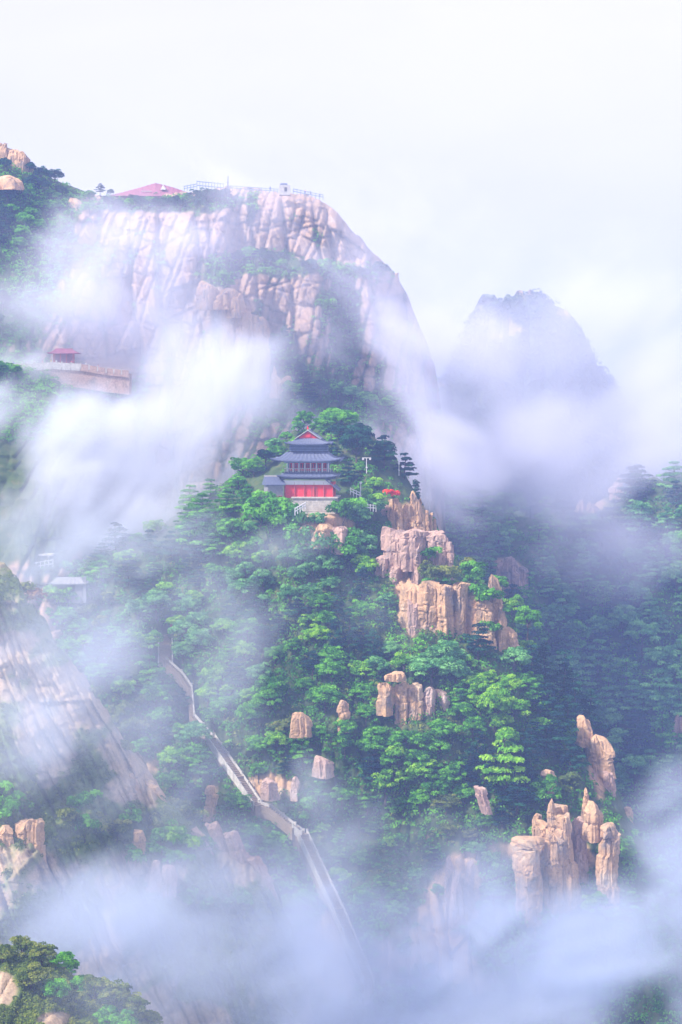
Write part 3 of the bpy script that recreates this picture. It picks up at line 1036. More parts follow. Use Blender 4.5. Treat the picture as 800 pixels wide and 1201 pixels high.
def leaf_cloud(centers, radii, n, size, rs, flat=0.75, up=0.35, tint=None, jitter=0.25):
    """n leaf quads round each clump centre, mostly on its outer shell"""
    m = len(centers)
    c = np.repeat(centers, n, 0)
    r = np.repeat(radii, n)[:, None]
    d = rs.normal(size=(m * n, 3))
    d /= np.linalg.norm(d, axis=1)[:, None]
    d[:, 2] = np.where(d[:, 2] < -0.3, -d[:, 2], d[:, 2])
    rr = rs.uniform(0.55, 1.05, (m * n, 1)) ** 0.6
    p = c + d * rr * r * np.array([1, 1, flat])
    nrm = d + rs.normal(size=d.shape) * 0.55 + np.array([0, 0, up])
    nrm /= np.linalg.norm(nrm, axis=1)[:, None]
    a = np.cross(nrm, rs.normal(size=d.shape))
    a /= np.linalg.norm(a, axis=1)[:, None] + 1e-9
    b = np.cross(nrm, a)
    s = (size * rs.uniform(0.55, 1.25, (m * n, 1)))
    a, b = a * s, b * s * 0.6
    V = np.stack([p - a, p - b * 1.0, p + a, p + b], 1).reshape(-1, 3)
    Q = np.arange(m * n * 4).reshape(-1, 4)
    t = np.repeat(tint if tint is not None else rs.uniform(0, 1, m), n) + rs.normal(size=m * n) * jitter * 0.5
    return V, Q, np.clip(t, 0, 1)


def crown_mesh(kind, seed):
    rs = np.random.RandomState(seed)
    if kind == 'broad':
        k = 62
        d = rs.normal(size=(k, 3))
        d /= np.linalg.norm(d, axis=1)[:, None]
        d[:, 2] = np.where(d[:, 2] < -0.25, -d[:, 2] * .8, d[:, 2])
        lump = 1 + 0.28 * fbm(d[:, 0] * 1.3, d[:, 1] * 1.3, d[:, 2] * 1.3 + seed, 2, seed)
        cen = d * (rs.uniform(0.35, 1.0, (k, 1)) ** 0.5) * np.array([3.4, 3.4, 2.9]) * lump[:, None] + np.array([0, 0, 3.2])
        rad = rs.uniform(0.45, 1.25, k)
        V, Q, t = leaf_cloud(cen, rad, 80, 0.25, rs, flat=.62)
    elif kind == 'pine':
        cen, rad = [], []
        H = 9.0
        for tier in range(8):
            z = 0.8 + tier * 1.08 + rs.uniform(-.4, .4)
            R_ = (1 - tier / 9.5) * 3.6 * rs.uniform(.8, 1.1)
            for q in range(max(3, int(9 - tier))):
                a = rs.uniform(0, 2 * math.pi)
                rr = R_ * rs.uniform(0.25, 1.0)
                cen.append((rr * math.cos(a), rr * math.sin(a), z - 0.12 * rr + rs.uniform(-.45, .45)))
                rad.append(rs.uniform(.7, 1.25))
        V, Q, t = leaf_cloud(np.array(cen), np.array(rad), 70, 0.25, rs, flat=0.45, up=0.6)
    elif kind == 'tier':      # wide crown in flat layered pads
        cen, rad = [], []
        for tier in range(5):
            z = 1.6 + tier * 1.25
            R_ = [3.8, 3.9, 3.2, 2.3, 1.1][tier] * rs.uniform(.85, 1.1)
            for q in range([12, 12, 9, 6, 3][tier]):
                a = rs.uniform(0, 2 * math.pi)
                rr = R_ * rs.uniform(0.2, 1.0)
                cen.append((rr * math.cos(a), rr * math.sin(a), z + rs.uniform(-.3, .3)))
                rad.append(rs.uniform(.8, 1.4))
        V, Q, t = leaf_cloud(np.array(cen), np.array(rad), 95, 0.25, rs, flat=0.34, up=0.8)
    else:                     # bush
        k = 16
        d = rs.normal(size=(k, 3)) * np.array([1.0, 1.0, .45])
        cen = d * 0.75 + np.array([0, 0, 1.0])
        rad = rs.uniform(0.5, 0.95, k)
        V, Q, t = leaf_cloud(cen, rad, 60, 0.25, rs)
    me = npmesh('crown', V, Q, smooth=False, fattrs={'tint': t})
    return me, cen, rad


def trunk_mesh(kind, cen, seed):
    rs = np.random.RandomState(seed + 5)
    mb = MB()
    top = 6.3 if kind == 'broad' else (9.3 if kind == 'pine' else (7.0 if kind == 'tier' else 1.0))
    pts = [Vector((0, 0, -1.5))]
    for i in range(1, 6):
        q = i / 5
        pts.append(Vector((rs.uniform(-.2, .2) * q * 2, rs.uniform(-.2, .2) * q * 2, -1.5 + (top + 1.0) * q)))
    r0 = 0.28 if kind != 'bush' else 0.07
    for i in range(5):
        mb.tube(pts[i], pts[i + 1], r0 * (1 - i * .17), r0 * (1 - (i + 1) * .17), 7)
    cs = [cen[j] for j in rs.permutation(len(cen))[:(10 if kind != 'bush' else 5)]]
    for c in cs:
        z = max(0.2 if kind == 'bush' else 1.2, c[2] * (0.55 if kind in ('broad', 'bush') else 0.9))
        q = np.clip((z + 1.5) / (top + 1.0) * 5, 0, 4.99)
        i = int(q)
        s = pts[i].lerp(pts[i + 1], q - i)
        mb.tube(s, c, r0 * .38, r0 * .12, 5)
    return mb.mesh('trunk', True)


KIND = {'broad': 'broadleaf_tree', 'pine': 'pine_tree', 'tier': 'layered_pine_tree', 'bush': 'bush'}
PROTO = {}
for kind, nvar in (('broad', 5), ('pine', 4), ('tier', 3), ('bush', 4)):
    for v in range(nvar):
        base = crown_mesh(kind, 1000 + 37 * v + len(kind))
        tm = trunk_mesh(kind, base[1], v * 7 + len(kind))
        tm.materials.append(M['bark'])
        for tone, lm in LEAF.items():
            if tone in ('red', 'rust') and kind != 'bush':
                continue
            me = base[0].copy()
            me.materials.append(lm)
            PROTO[(kind, tone, v)] = (me, tm)
NV = {'broad': 5, 'pine': 4, 'tier': 3, 'bush': 4}
TREES = []


def tree(kind, tone, p, scale, rng, label=None, group=None, u=0, v=0, squash=1.0):
    k = rng.randrange(NV[kind])
    me, tm = PROTO[(kind, tone, k)]
    o = empty(KIND[kind], p, label, 'bush' if kind == 'bush' else 'tree', group, rz=rng.uniform(0, 6.28))
    o.scale = (scale * rng.uniform(.9, 1.12), scale * rng.uniform(.9, 1.12), scale * rng.uniform(.9, 1.15) * squash)
    link('crown', me, parent=o)
    link('trunk', tm, parent=o)
    TREES.append([o, kind, tone, scale, u, v])
    return o


rng = random.Random(4)


def scatter(S, region, n, dmin, keepf, maxtry=40000):
    """Poisson points (u, v) on a massif; dmin may depend on the place"""
    pts = []
    u0, v0, u1, v1 = region
    for _ in range(maxtry):
        if len(pts) >= n:
            break
        u, v = rng.uniform(u0, u1), rng.uniform(v0, v1)
        T = float(S.top(u))
        if v < T + 1 or not keepf(u, v):
            continue
        if all((u - a) ** 2 + ((v - b) * 1.25) ** 2 > dmin * dmin for a, b in pts):
            pts.append((u, v))
    return pts


ROCKBOX = [(462, 500, 690, 775), (500, 600, 700, 768), (440, 535, 622, 690), (440, 515, 575, 632), (438, 530, 800, 858), (595, 692, 945, 1075), (675, 730, 850, 975), (698, 728, 965, 1045), (393, 414, 822, 856), (338, 366, 838, 862), (318, 398, 566, 622), (345, 412, 606, 640), (296, 345, 560, 600), (555, 575, 925, 950), (628, 654, 903, 925), (236, 262, 925, 962), (300, 330, 912, 940), (334, 356, 915, 940), (364, 392, 890, 912), (518, 562, 1010, 1100), (182, 206, 742, 790)]


def free1(u, v):
    for a, b, c, d in ROCKBOX:
        if a - 3 < u < b + 3 and c < v < d + 8:
            return False
    if float(seg_dist(np.array([u]), np.array([v - 8.0]), STAIR)[0]) < (15 if v > 860 else 9):
        return False
    if v > 860 and float(seg_dist(np.array([u]), np.array([v - 16.0]), STAIR)[0]) < 12:
        return False
    if u < 330 and float(S5.top(u)) + 6 < v:
        return False
    if v > 1080:
        return False
    # bare bits in the lower part
    if v > 960 and vn(u / 25, v / 25, 0, 5) > 0.15:
        return False
    return True


TONE = [  # (u, v, radius, kind, tone)
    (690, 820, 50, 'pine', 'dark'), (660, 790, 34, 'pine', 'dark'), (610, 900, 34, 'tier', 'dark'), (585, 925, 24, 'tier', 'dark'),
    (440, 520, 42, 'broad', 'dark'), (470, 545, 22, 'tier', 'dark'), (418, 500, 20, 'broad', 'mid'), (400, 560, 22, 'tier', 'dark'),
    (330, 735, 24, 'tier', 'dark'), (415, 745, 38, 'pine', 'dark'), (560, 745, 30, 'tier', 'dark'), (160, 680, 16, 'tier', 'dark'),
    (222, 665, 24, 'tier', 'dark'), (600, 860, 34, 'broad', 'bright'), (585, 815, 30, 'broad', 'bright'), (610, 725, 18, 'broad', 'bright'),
    (505, 780, 22, 'broad', 'pale'), (235, 600, 30, 'tier', 'mid'), (205, 705, 22, 'broad', 'bright'), (230, 750, 28, 'broad', 'pale'),
    (380, 650, 40, 'broad', 'pale'), (350, 690, 22, 'broad', 'pale'), (430, 630, 30, 'broad', 'pale'), (290, 690, 20, 'broad', 'pale'),
    (330, 865, 12, 'bush', 'olive'), (430, 575, 18, 'bush', 'bright'), (650, 830, 20, 'broad', 'mid'), (660, 900, 22, 'broad', 'mid'),
    (700, 870, 15, 'broad', 'mid'), (735, 900, 30, 'pine', 'dark'), (720, 860, 20, 'pine', 'dark'), (490, 920, 30, 'broad', 'bright'), (300, 800, 22, 'broad', 'bright'),
    (520, 860, 40, 'broad', 'mid'), (550, 890, 26, 'pine', 'dark'), (400, 870, 40, 'broad', 'mid'), (520, 980, 30, 'broad', 'olive'),
    (630, 770, 16, 'broad', 'bright'), (655, 925, 18, 'bush', 'olive'), (150, 850, 30, 'bush', 'olive'), (270, 880, 20, 'bush', 'bright'), (120, 720, 30, 'bush', 'olive'), (340, 960, 30, 'bush', 'mid'),
]


def pick(u, v):
    c = [(math.hypot(u - t[0], v - t[1]) / t[2], t) for t in TONE]
    c = [x for x in c if x[0] < 1.15]
    if c and rng.random() < 0.86:
        t = min(c, key=lambda x: x[0])[1]
        return t[3], t[4]
    q = rng.random()
    if q < 0.44:
        return 'broad', 'mid'
    if q < 0.66:
        return 'broad', 'bright'
    if q < 0.76:
        return 'broad', 'pale'
    if q < 0.88:
        return 'tier', 'mid'
    return 'tier', 'dark'


pts = scatter(S1, (-10, 470, 790, 1080), 300, 18.5, free1)
for u, v in pts:
    kind, tone = pick(u, v)
    big = 0.68 + 0.55 * rng.random()
    if v < 560:
        big *= 0.85
    if v > 960:
        big *= 0.75
    if 300 < u < 340 and v < 620:
        big *= .7
    p = S1.one(u, v)
    if kind == 'pine':
        big *= 0.9
    if kind == 'bush':
        big *= 1.6
    tree(kind, tone, p + Vector((0, -0.5, -0.6)), big, rng, u=u, v=v)

# hand placed: the yellow green tree, pale round tree, silhouettes on the crest, bushes on the crag tops
for kind, tone, u, v, s, sq, lab in (
    ('tier', 'bright', 592, 925, 1.65, 1.15, 'big yellow green tree with layered boughs above the pinnacles'),
    ('broad', 'bright', 580, 850, 1.35, 1.3, 'tall yellow green tree on the open slope below the broad crag'),
    ('broad', 'pale', 506, 800, 1.45, .75, 'wide pale turquoise round tree between the broad crag and low crag'),
    ('tier', 'mid', 232, 645, 1.6, 1.1, 'large layered green tree emerging from the mist west of the pavilion'),
    ('broad', 'dark', 418, 545, 1.5, 1.1, 'large dark tree pressing against the east side of the pavilion'),
    ('tier', 'dark', 450, 545, 1.3, 1.0, 'dark spreading pine on the crest behind the white lamp'),
    ('broad', 'mid', 400, 505, 1.3, .9, 'dense green tree on the crest above the pavilion roof'),
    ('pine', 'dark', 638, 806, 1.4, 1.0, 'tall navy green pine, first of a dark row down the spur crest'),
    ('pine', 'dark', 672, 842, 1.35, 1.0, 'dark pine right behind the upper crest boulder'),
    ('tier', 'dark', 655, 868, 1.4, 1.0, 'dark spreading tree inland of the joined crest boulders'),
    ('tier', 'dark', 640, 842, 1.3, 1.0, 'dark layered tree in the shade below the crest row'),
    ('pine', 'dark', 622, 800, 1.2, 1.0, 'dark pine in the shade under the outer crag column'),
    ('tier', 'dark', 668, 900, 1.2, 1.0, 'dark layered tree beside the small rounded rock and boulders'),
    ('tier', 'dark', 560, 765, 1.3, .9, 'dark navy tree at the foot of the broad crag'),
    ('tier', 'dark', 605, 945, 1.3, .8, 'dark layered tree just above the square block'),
    ('broad', 'mid', 298, 556, .85, .9, 'leafy tree on the crest just west of the small pale hall'),
    ('broad', 'dark', 312, 545, .8, .9, 'dark tree behind the roof of the small pale hall'),
    ('broad', 'pale', 322, 530, .8, .9, 'turquoise tree beside the west eaves of the pavilion'),
    ('broad', 'mid', 336, 518, .7, .9, 'small green tree behind the west corner of the top roof'),
    ('broad', 'pale', 350, 508, .6, .9, 'small turquoise tree behind the roof ridge of the pavilion'),
    ('broad', 'mid', 378, 505, .8, .9, 'leafy tree behind the east corner of the top roof'),
    ('broad', 'mid', 280, 575, .9, .9, 'leafy tree on the misty crest west of the pale hall'),
    ('pine', 'dark', 487, 590, .75, 1.0, 'little dark pine on the crest beside the thin spires'),
    ('pine', 'dark', 660, 812, 1.35, 1.0, 'tall dark pine on the spur crest above the joined boulders'),
    ('pine', 'dark', 690, 850, 1.2, 1.0, 'dark pine leaning over the crest just above the joined boulders'),
    ('broad', 'mid', 618, 745, 1.0, 1.2, 'fresh green tree growing against the outer edge of the broad crag'),
    ('broad', 'bright', 602, 722, .8, 1.4, 'slim bright green tree on the crest behind the broad crag'),
):
    tree(kind, tone, S1.one(u, v) + Vector((0, -2.5, -.4)), s, rng, lab, u=u, v=v, squash=sq)

for tone, px, py, Y, s, lab in (
    ('mid', 568, 700, Yc - 2, 2.6, 'round green bush lodged between two columns of the broad crag'),
    ('olive', 510, 678, Yc, 2.0, 'grassy olive bush on the flat top of the broad crag'),
    ('olive', 530, 676, Yc + 1, 1.6, 'small olive bush on the rim of the broad crag'),
    ('mid', 552, 672, Yc + 3, 2.0, 'green bush behind the notch of the broad crag'),
    ('red', 461, 580, Yc3 - 3, 1.15, 'vivid red bush glowing above the thin pale spires'),
    ('mid', 505, 652, Yc2 - 3, 1.5, 'green bush on the face of the pinkish shoulder'),
    ('olive', 500, 668, Yc2 - 3, 1.4, 'olive bush at the foot of the pinkish shoulder'),
    ('olive', 545, 664, Yc + 5, 1.3, 'dry olive bush on the crest above the broad crag'),
    ('mid', 594, 716, Yc - 3, 1.0, 'tiny bush rooted on the outer column of the broad crag'),
    ('mid', 306, 596, 524, 2.6, 'big bush hiding the foot of the small pale hall'),
    ('mid', 330, 602, 522, 2.6, 'bush between the small pale hall and the white stone base'),
    ('pale', 346, 612, 520, 2.2, 'turquoise bush below the corner of the white stone base'),
    ('mid', 403, 600, 523, 2.6, 'round bush hugging the east end of the white stone base'),
    ('pale', 372, 611, 520, 1.5, 'low turquoise bush right under the middle of the white base'),
    ('mid', 318, 612, 520, 2.6, 'wide bush just downhill of the small pale hall'),
    ('mid', 356, 640, 519, 2.6, 'broad bush below the westernmost terrace ledge rock'),
    ('pale', 378, 640, 518, 2.6, 'turquoise bush below the middle terrace ledge rock'),
    ('mid', 400, 646, 517, 2.8, 'green bush below the pinkish terrace ledge rock'),
    ('bright', 440, 588, Yc3 - 3, 1.6, 'yellow green bush between the slim lamp and the red bush'),
    ('mid', 578, 738, Yc - 5, 1.3, 'small bush at the base of the outer column'),
):
    p = at(px, py, Y)
    tree('bush', tone, p + Vector((0, 0, -.9 * s * .6)), s, rng, lab, u=px, v=py)

# far valley side
pts4 = scatter(S4, (470, 560, 830, 960), 120, 20, lambda u, v: not (578 < u < 625 and 655 < v < 708) and not (670 < u < 735 and v < 622 and v > 585) and (v > float(S4.top(u)) + 4) and v < float(S1.top(u)) + 25)
for u, v in pts4:
    q = rng.random()
    kind, tone = ('tier', 'dark') if q < .16 else (('pine', 'mid') if q < .36 else (('broad', 'pale') if q < .66 else ('tier', 'pale')))
    tree(kind, tone, S4.one(u, v) + Vector((0, -.8, -.6)), (0.95 + .5 * rng.random()) * 1.5, rng, u=u, v=v)

# summit slope of the great cliff and the trees at its foot
pts2 = scatter(S2, (-15, 190, 120, 300), 34, 14, lambda u, v: u < 30 + (v - 195) * 1.9 and (v < 255 or u < 45) and not (-14 < u < 32 and 200 < v < 222) and not (78 < u < 104 and v > 232 and v < 256))
for u, v in pts2:
    tone = 'dark' if v < 232 or u < 12 else 'mid'
    tree('broad', tone, S2.one(u, v) + Vector((0, -1, -.8)), (.7 + .35 * rng.random()) * .95, rng, u=u, v=v)
for u, v, k_, tone, s in ((140, 243, 'broad', 'dark', .5), (152, 244, 'broad', 'mid', .55), (128, 241, 'broad', 'dark', .5), (168, 245, 'broad', 'dark', .6), (184, 246, 'broad', 'dark', .65), (198, 246, 'broad', 'dark', .65), (212, 246, 'broad', 'dark', .65), (118, 226, 'tier', 'dark', .45), (130, 229, 'broad', 'dark', .35), (160, 242, 'broad', 'dark', .6), (175, 241, 'broad', 'mid', .55), (190, 243, 'broad', 'dark', .6), (205, 242, 'broad', 'dark', .6), (218, 240, 'broad', 'mid', .6), (232, 238, 'broad', 'dark', .75), (243, 240, 'broad', 'dark', .8), (254, 238, 'broad', 'dark', .75), (264, 234, 'broad', 'dark', .7), (236, 246, 'broad', 'dark', .7), (297, 257, 'pine', 'dark', .55),
                          (282, 310, 'broad', 'dark', .8), (294, 308, 'broad', 'mid', .8), (306, 309, 'broad', 'dark', .85), (318, 312, 'broad', 'dark', .8), (330, 316, 'broad', 'mid', .6),
                          (262, 330, 'broad', 'mid', .6), (270, 336, 'broad', 'mid', .45), (312, 425, 'broad', 'mid', .8), (322, 410, 'broad', 'dark', .8), (332, 428, 'broad', 'mid', .9), (345, 440, 'broad', 'dark', .9), (335, 405, 'pine', 'dark', .8), (300, 420, 'broad', 'bright', .6), (356, 452, 'pine', 'dark', .8),
                          (342, 466, 'broad', 'mid', .95), (360, 474, 'tier', 'dark', .95), (376, 462, 'broad', 'dark', .8), (350, 486, 'broad', 'mid', .9), (412, 470, 'broad', 'pale', .8), (395, 466, 'broad', 'mid', .8),
                          (380, 360, 'bush', 'mid', 1.4), (404, 322, 'bush', 'mid', 1.6), (425, 322, 'bush', 'dark', 1.6), (446, 318, 'bush', 'dark', 1.6), (385, 318, 'bush', 'mid', 1.8), (364, 316, 'bush', 'dark', 1.6), (452, 482, 'broad', 'mid', .9), (430, 480, 'broad', 'mid', .9), (470, 492, 'broad', 'pale', .8)):
    tree(k_, tone, S2.one(u, v) + Vector((0, -1.5, -.6)), s * 1.15, rng, u=u, v=v)
for u, v, s in ((-2, 445, 1.0), (10, 442, .9), (20, 440, .6), (5, 360, 1.0), (-5, 385, 1.0)):
    tree('broad', 'mid' if v > 400 else 'dark', S2.one(u, v) + Vector((0, -2.5, -.6)), s, rng, u=u, v=v)

# bushes on the bare ridge and the near knoll
for u, v, tone, s in ((6, 955, 'mid', 1.8), (22, 948, 'mid', 1.5), (0, 930, 'mid', 1.6), (120, 968, 'olive', 1.7), (138, 975, 'olive', 1.6), (100, 972, 'mid', 1.6), (152, 962, 'mid', 1.4), (206, 988, 'bright', 1.7), (222, 994, 'bright', 1.8), (238, 990, 'mid', 1.5), (190, 985, 'mid', 1.6), (214, 952, 'olive', 1.7), (226, 962, 'olive', 1.3), (220, 1056, 'mid', 1.9), (240, 1064, 'mid', 1.8), (262, 1060, 'mid', 1.7), (285, 1058, 'mid', 1.5), (40, 702, 'rust', 1.5), (32, 695, 'olive', 1.3), (112, 815, 'olive', 1.2), (148, 880, 'olive', 1.3), (95, 945, 'mid', 1.6), (178, 1000, 'mid', 1.5), (205, 1010, 'mid', 1.5), (80, 960, 'olive', 1.4), (160, 1010, 'mid', 1.3)):
    tree('bush', tone, S5.one(u, v) + Vector((0, -.6, -.5)), s, rng, u=u, v=v)
for u, v, k_, tone, s in ((4, 1130, 'broad', 'olive', .62), (26, 1122, 'broad', 'olive', .6), (50, 1132, 'broad', 'olive', .62), (76, 1140, 'broad', 'mid', .6), (38, 1160, 'broad', 'olive', .7), (66, 1172, 'broad', 'mid', .68), (88, 1186, 'broad', 'olive', .62), (98, 1166, 'broad', 'mid', .6), (112, 1174, 'broad', 'olive', .7), (135, 1182, 'broad', 'olive', .72), (155, 1192, 'broad', 'olive', .66), (126, 1204, 'broad', 'mid', .66), (174, 1206, 'broad', 'olive', .6), (100, 1216, 'broad', 'olive', .6), (146, 1216, 'broad', 'mid', .66), (84, 1140, 'broad', 'mid', .45)):
    tree(k_, tone, S6.one(u, v) + Vector((0, -.6, -.8)), s * 1.05, rng, u=u, v=v)

# undergrowth: one mass per slope


def undergrowth(name, S, region, n, rad, leaf, per, tone, label, mask=None, seed=3):
    rs = np.random.RandomState(seed)
    u = rs.uniform(region[0], region[2], n * 3)
    v = rs.uniform(region[1], region[3], n * 3)
    T = S.top(u)
    ok = v > T + 1
    u, v = u[ok], v[ok]
    P = S.pos(u, v)
    g = S.vegf(u, v, P)
    keep = (g > rs.uniform(0.35, 1.0, len(u)))
    if mask is not None:
        keep &= mask(u, v)
    P, u, v = P[keep][:n], u[keep][:n], v[keep][:n]
    r = rs.uniform(.6, 1.3, len(P)) * rad
    tint = np.clip(0.45 + 0.5 * fbm(P[:, 0] / 14, 0, P[:, 2] / 14, 3, seed) + rs.normal(size=len(P)) * .15, 0, 1)
    V, Q, t = leaf_cloud(P + np.array([0, -.2 * rad, 0.2 * rad]), r, per, leaf, rs, flat=.7, tint=tint, jitter=.35)
    o = link(name, npmesh(name, V, Q, smooth=False, fattrs={'tint': t}), LEAF[tone])
    return tag(o, label, kind='stuff')


def m1(u, v):
    k = seg_dist(u, v, STAIR) > 9
    for a, b, c, d in ((318, 400, 560, 603), (296, 330, 550, 596)):
        k &= ~((u > a) & (u < b) & (v > c) & (v < d))
    return k


undergrowth('undergrowth', S1, (-20, 480, 800, 1250), 9500, 1.25, .36, 22, 'mid', 'green undergrowth and low scrub covering the pavilion spur', m1, 3)
undergrowth('undergrowth', S1, (60, 620, 560, 1200), 1500, 1.1, .34, 20, 'olive', 'yellowish scrub and grass scattered over the lower spur', m1, 4)
undergrowth('undergrowth', S4, (460, 550, 820, 1100), 4500, 2.2, .6, 18, 'mid', 'dark undergrowth on the far valley side', None, 5)
undergrowth('undergrowth', S2, (-20, 170, 520, 520), 4200, 1.3, .42, 16, 'mid', 'scrub clinging to ledges of the great cliff', None, 6)
undergrowth('undergrowth', S5, (-20, 640, 400, 1250), 3200, .75, .25, 20, 'olive', 'dry grass and scrub on the bare ridge', None, 7)
undergrowth('undergrowth', S6, (-20, 1090, 260, 1260), 1500, .7, .2, 26, 'olive', 'olive scrub covering the near knoll', None, 8)
undergrowth('undergrowth', S3, (500, 340, 820, 600), 2600, 3.2, 1.0, 14, 'dark', 'dark scrub on the far misty peak', None, 9)

# ------------------------------------------------------------------ the pavilion


def roof_mesh(name, hw, hd, z0, hw2, hd2, z1, up=0.7, sag=0.18, th=0.28, rib=0.5, n=26):
    """one storey of curved hip roof, from the eaves rectangle to the upper rectangle, corners swept up"""
    ring = []
    per = [(-1, -1, 1, -1), (1, -1, 1, 1), (1, 1, -1, 1), (-1, 1, -1, -1)]
    V, Q = [], []
    m = 9
    cols = []
    for sx, sy_, ex, ey in per:
        for i in range(n):
            t = i / n
            cols.append((sx + (ex - sx) * t, sy_ + (ey - sy_) * t, abs(2 * t - 1), i))
    for j in range(m + 1):
        q = j / m
        for a, b, cn, i in cols:
            w_ = hw + (hw2 - hw) * q
            d_ = hd + (hd2 - hd) * q
            c = cn ** 5 * (1 - q) ** 2
            z = z0 + (z1 - z0) * (q - sag * math.sin(math.pi * q)) + up * c
            z += (0.05 if i % 2 else -0.05)
            V.append((a * (w_ + 0.35 * c), b * (d_ + 0.35 * c), z))
    k = len(cols)
    # underside ring
    for a, b, cn, i in cols:
        c = cn ** 5
        V.append((a * (hw + 0.35 * c), b * (hd + 0.35 * c), z0 + up * c - th))
    for a, b, cn, i in cols:
        V.append((a * hw2 * 1.0, b * hd2 * 1.0, z0 - th * .5 + .15))
    for j in range(m):
        for i in range(k):
            Q.append((j * k + i, j * k + (i + 1) % k, (j + 1) * k + (i + 1) % k, (j + 1) * k + i))
    u0 = (m + 1) * k
    for i in range(k):
        Q.append((u0 + i, u0 + (i + 1) % k, (i + 1) % k, i))
        Q.append((u0 + k + i, u0 + k + (i + 1) % k, u0 + (i + 1) % k, u0 + i))
    me = bpy.data.meshes.new(name)
    me.from_pydata(V, [], Q)
    me.update()
    return me


PB = at(362, 600, 531)
pav = empty('hillside_pavilion', PB, 'three tiered grey roofed pavilion with bright red walls on a white stone base', 'pavilion', rz=R(-4))
mb = MB().box(2.0, 1.5, -3, 11.4, 12, 6.9)
base = mb.build('stone_base', M['stone'], pav)
mb = MB()
for r_ in range(7):
    for c_ in range(8):
        mb2 = MB().box(-3.45 + c_ * 1.5 + (.35 if r_ % 2 else 0) * (1 if c_ < 7 else 0), -4.52, .35 + r_ * .5, 1.42, .12, .44)
        o = mb2.build('stone_block', M['stone'], base)
MB().box(2.0, 1.5, 3.9, 12.8, 12.8, .35).build('ledge', M['stone'], base)
wl = MB().box(0.3, 1.5, 3.9, 13.6, 9.0, 4.3).build('red_wall', M['redwall'], pav)
for x in (-6.3, -3.6, -.9, 1.8, 4.5, 7.0):
    MB().tube((x, -3.25, 4.2), (x, -3.25, 8.2), .22).build('column', M['redwood'], pav)
MB().box(1.8, -3.08, 4.3, 1.9, .12, 2.6).build('door', M['redwood'], pav)
MB().box(-.2, -3.3, 7.6, 13.0, .3, 1.2).build('pale_eave_board', M['white'], pav)
# lean-to roofs at both sides of the lower storey
mb = MB().strip((5.2, -3.6, 9.0), (8.6, -3.6, 6.0), (0, .3, 0), .35)
mb = MB().add([(5.0, -4.2, 8.9), (8.7, -4.2, 5.9), (8.7, 5, 5.9), (5.0, 5, 8.9), (5.0, -4.2, 9.25), (8.7, -4.2, 6.2), (8.7, 5, 6.2), (5.0, 5, 9.25)], [(3, 2, 1, 0), (4, 5, 6, 7), (0, 1, 5, 4), (1, 2, 6, 5), (2, 3, 7, 6), (3, 0, 4, 7)])
mb.build('side_roof', M['tile'], pav)
r2 = link('lower_roof', roof_mesh('lower_roof', 8.1, 6.2, 9.9, 6.1, 4.2, 11.3, up=.55), M['tile'], pav, (0, 1.5, 0))
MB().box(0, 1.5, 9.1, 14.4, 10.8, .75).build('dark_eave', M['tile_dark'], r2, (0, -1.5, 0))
w2 = MB().box(0, 1.5, 11.1, 11.0, 7.0, 3.0).build('upper_wall', M['bluewood'], pav)
for i in range(7):
    x = -4.5 + i * 1.5
    f = MB().box(x, -2.05, 11.4, 1.25, .10, 2.2).build('window', M['redwall'], pav)
    MB().box(x - .3, -2.13, 11.9, .3, .06, 1.4).build('pane', M['dark'], f)
    MB().box(x + .3, -2.13, 11.9, .3, .06, 1.4).build('pane', M['dark'], f)
for i in range(8):
    x = -5.7 + i * 1.63
    MB().tube((x, -2.9, 11.1), (x, -2.9, 13.9), .17).build('column', M['white'], pav)
bal = MB().box(0, -3.3, 12.0, 12.8, .14, .14).build('balustrade', M['stone'], pav)
mb = MB()
for i in range(26):
    mb.box(-6.3 + i * .504, -3.3, 11.0, .12, .12, 1.0)
mb.build('baluster', M['stone'], bal)['kind'] = 'stuff'
MB().box(0, 1.5, 13.6, 13.0, 9.6, .5).build('painted_beam', M['bluewood'], pav)
r3 = link('middle_roof', roof_mesh('middle_roof', 9.4, 6.9, 14.3, 5.6, 3.8, 16.6, up=.8), M['tile'], pav, (-.4, 1.5, 0))
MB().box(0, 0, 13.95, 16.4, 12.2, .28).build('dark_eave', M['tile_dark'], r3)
MB().box(0, 1.5, 16.2, 10.4, 6.6, 2.3).build('attic_wall', M['bluewood'], pav)
for k_ in range(3):
    MB().box(0, 1.5, 16.7 + k_ * .62, 11.0, 7.2, .16).build('beam', M['tile_dark'], pav)
for i in range(6):
    MB().tube((-4.9 + i * 1.96, -1.9, 16.3), (-4.9 + i * 1.96, -1.9, 18.4), .14).build('column', M['bluewood'], pav)
r4 = link('top_roof', roof_mesh('top_roof', 6.1, 5.2, 18.9, 3.0, 3.4, 20.4, up=.6), M['tile'], pav, (0, 1.2, 0))
MB().box(0, 0, 18.55, 10.6, 8.8, .28).build('dark_eave', M['tile_dark'], r4)
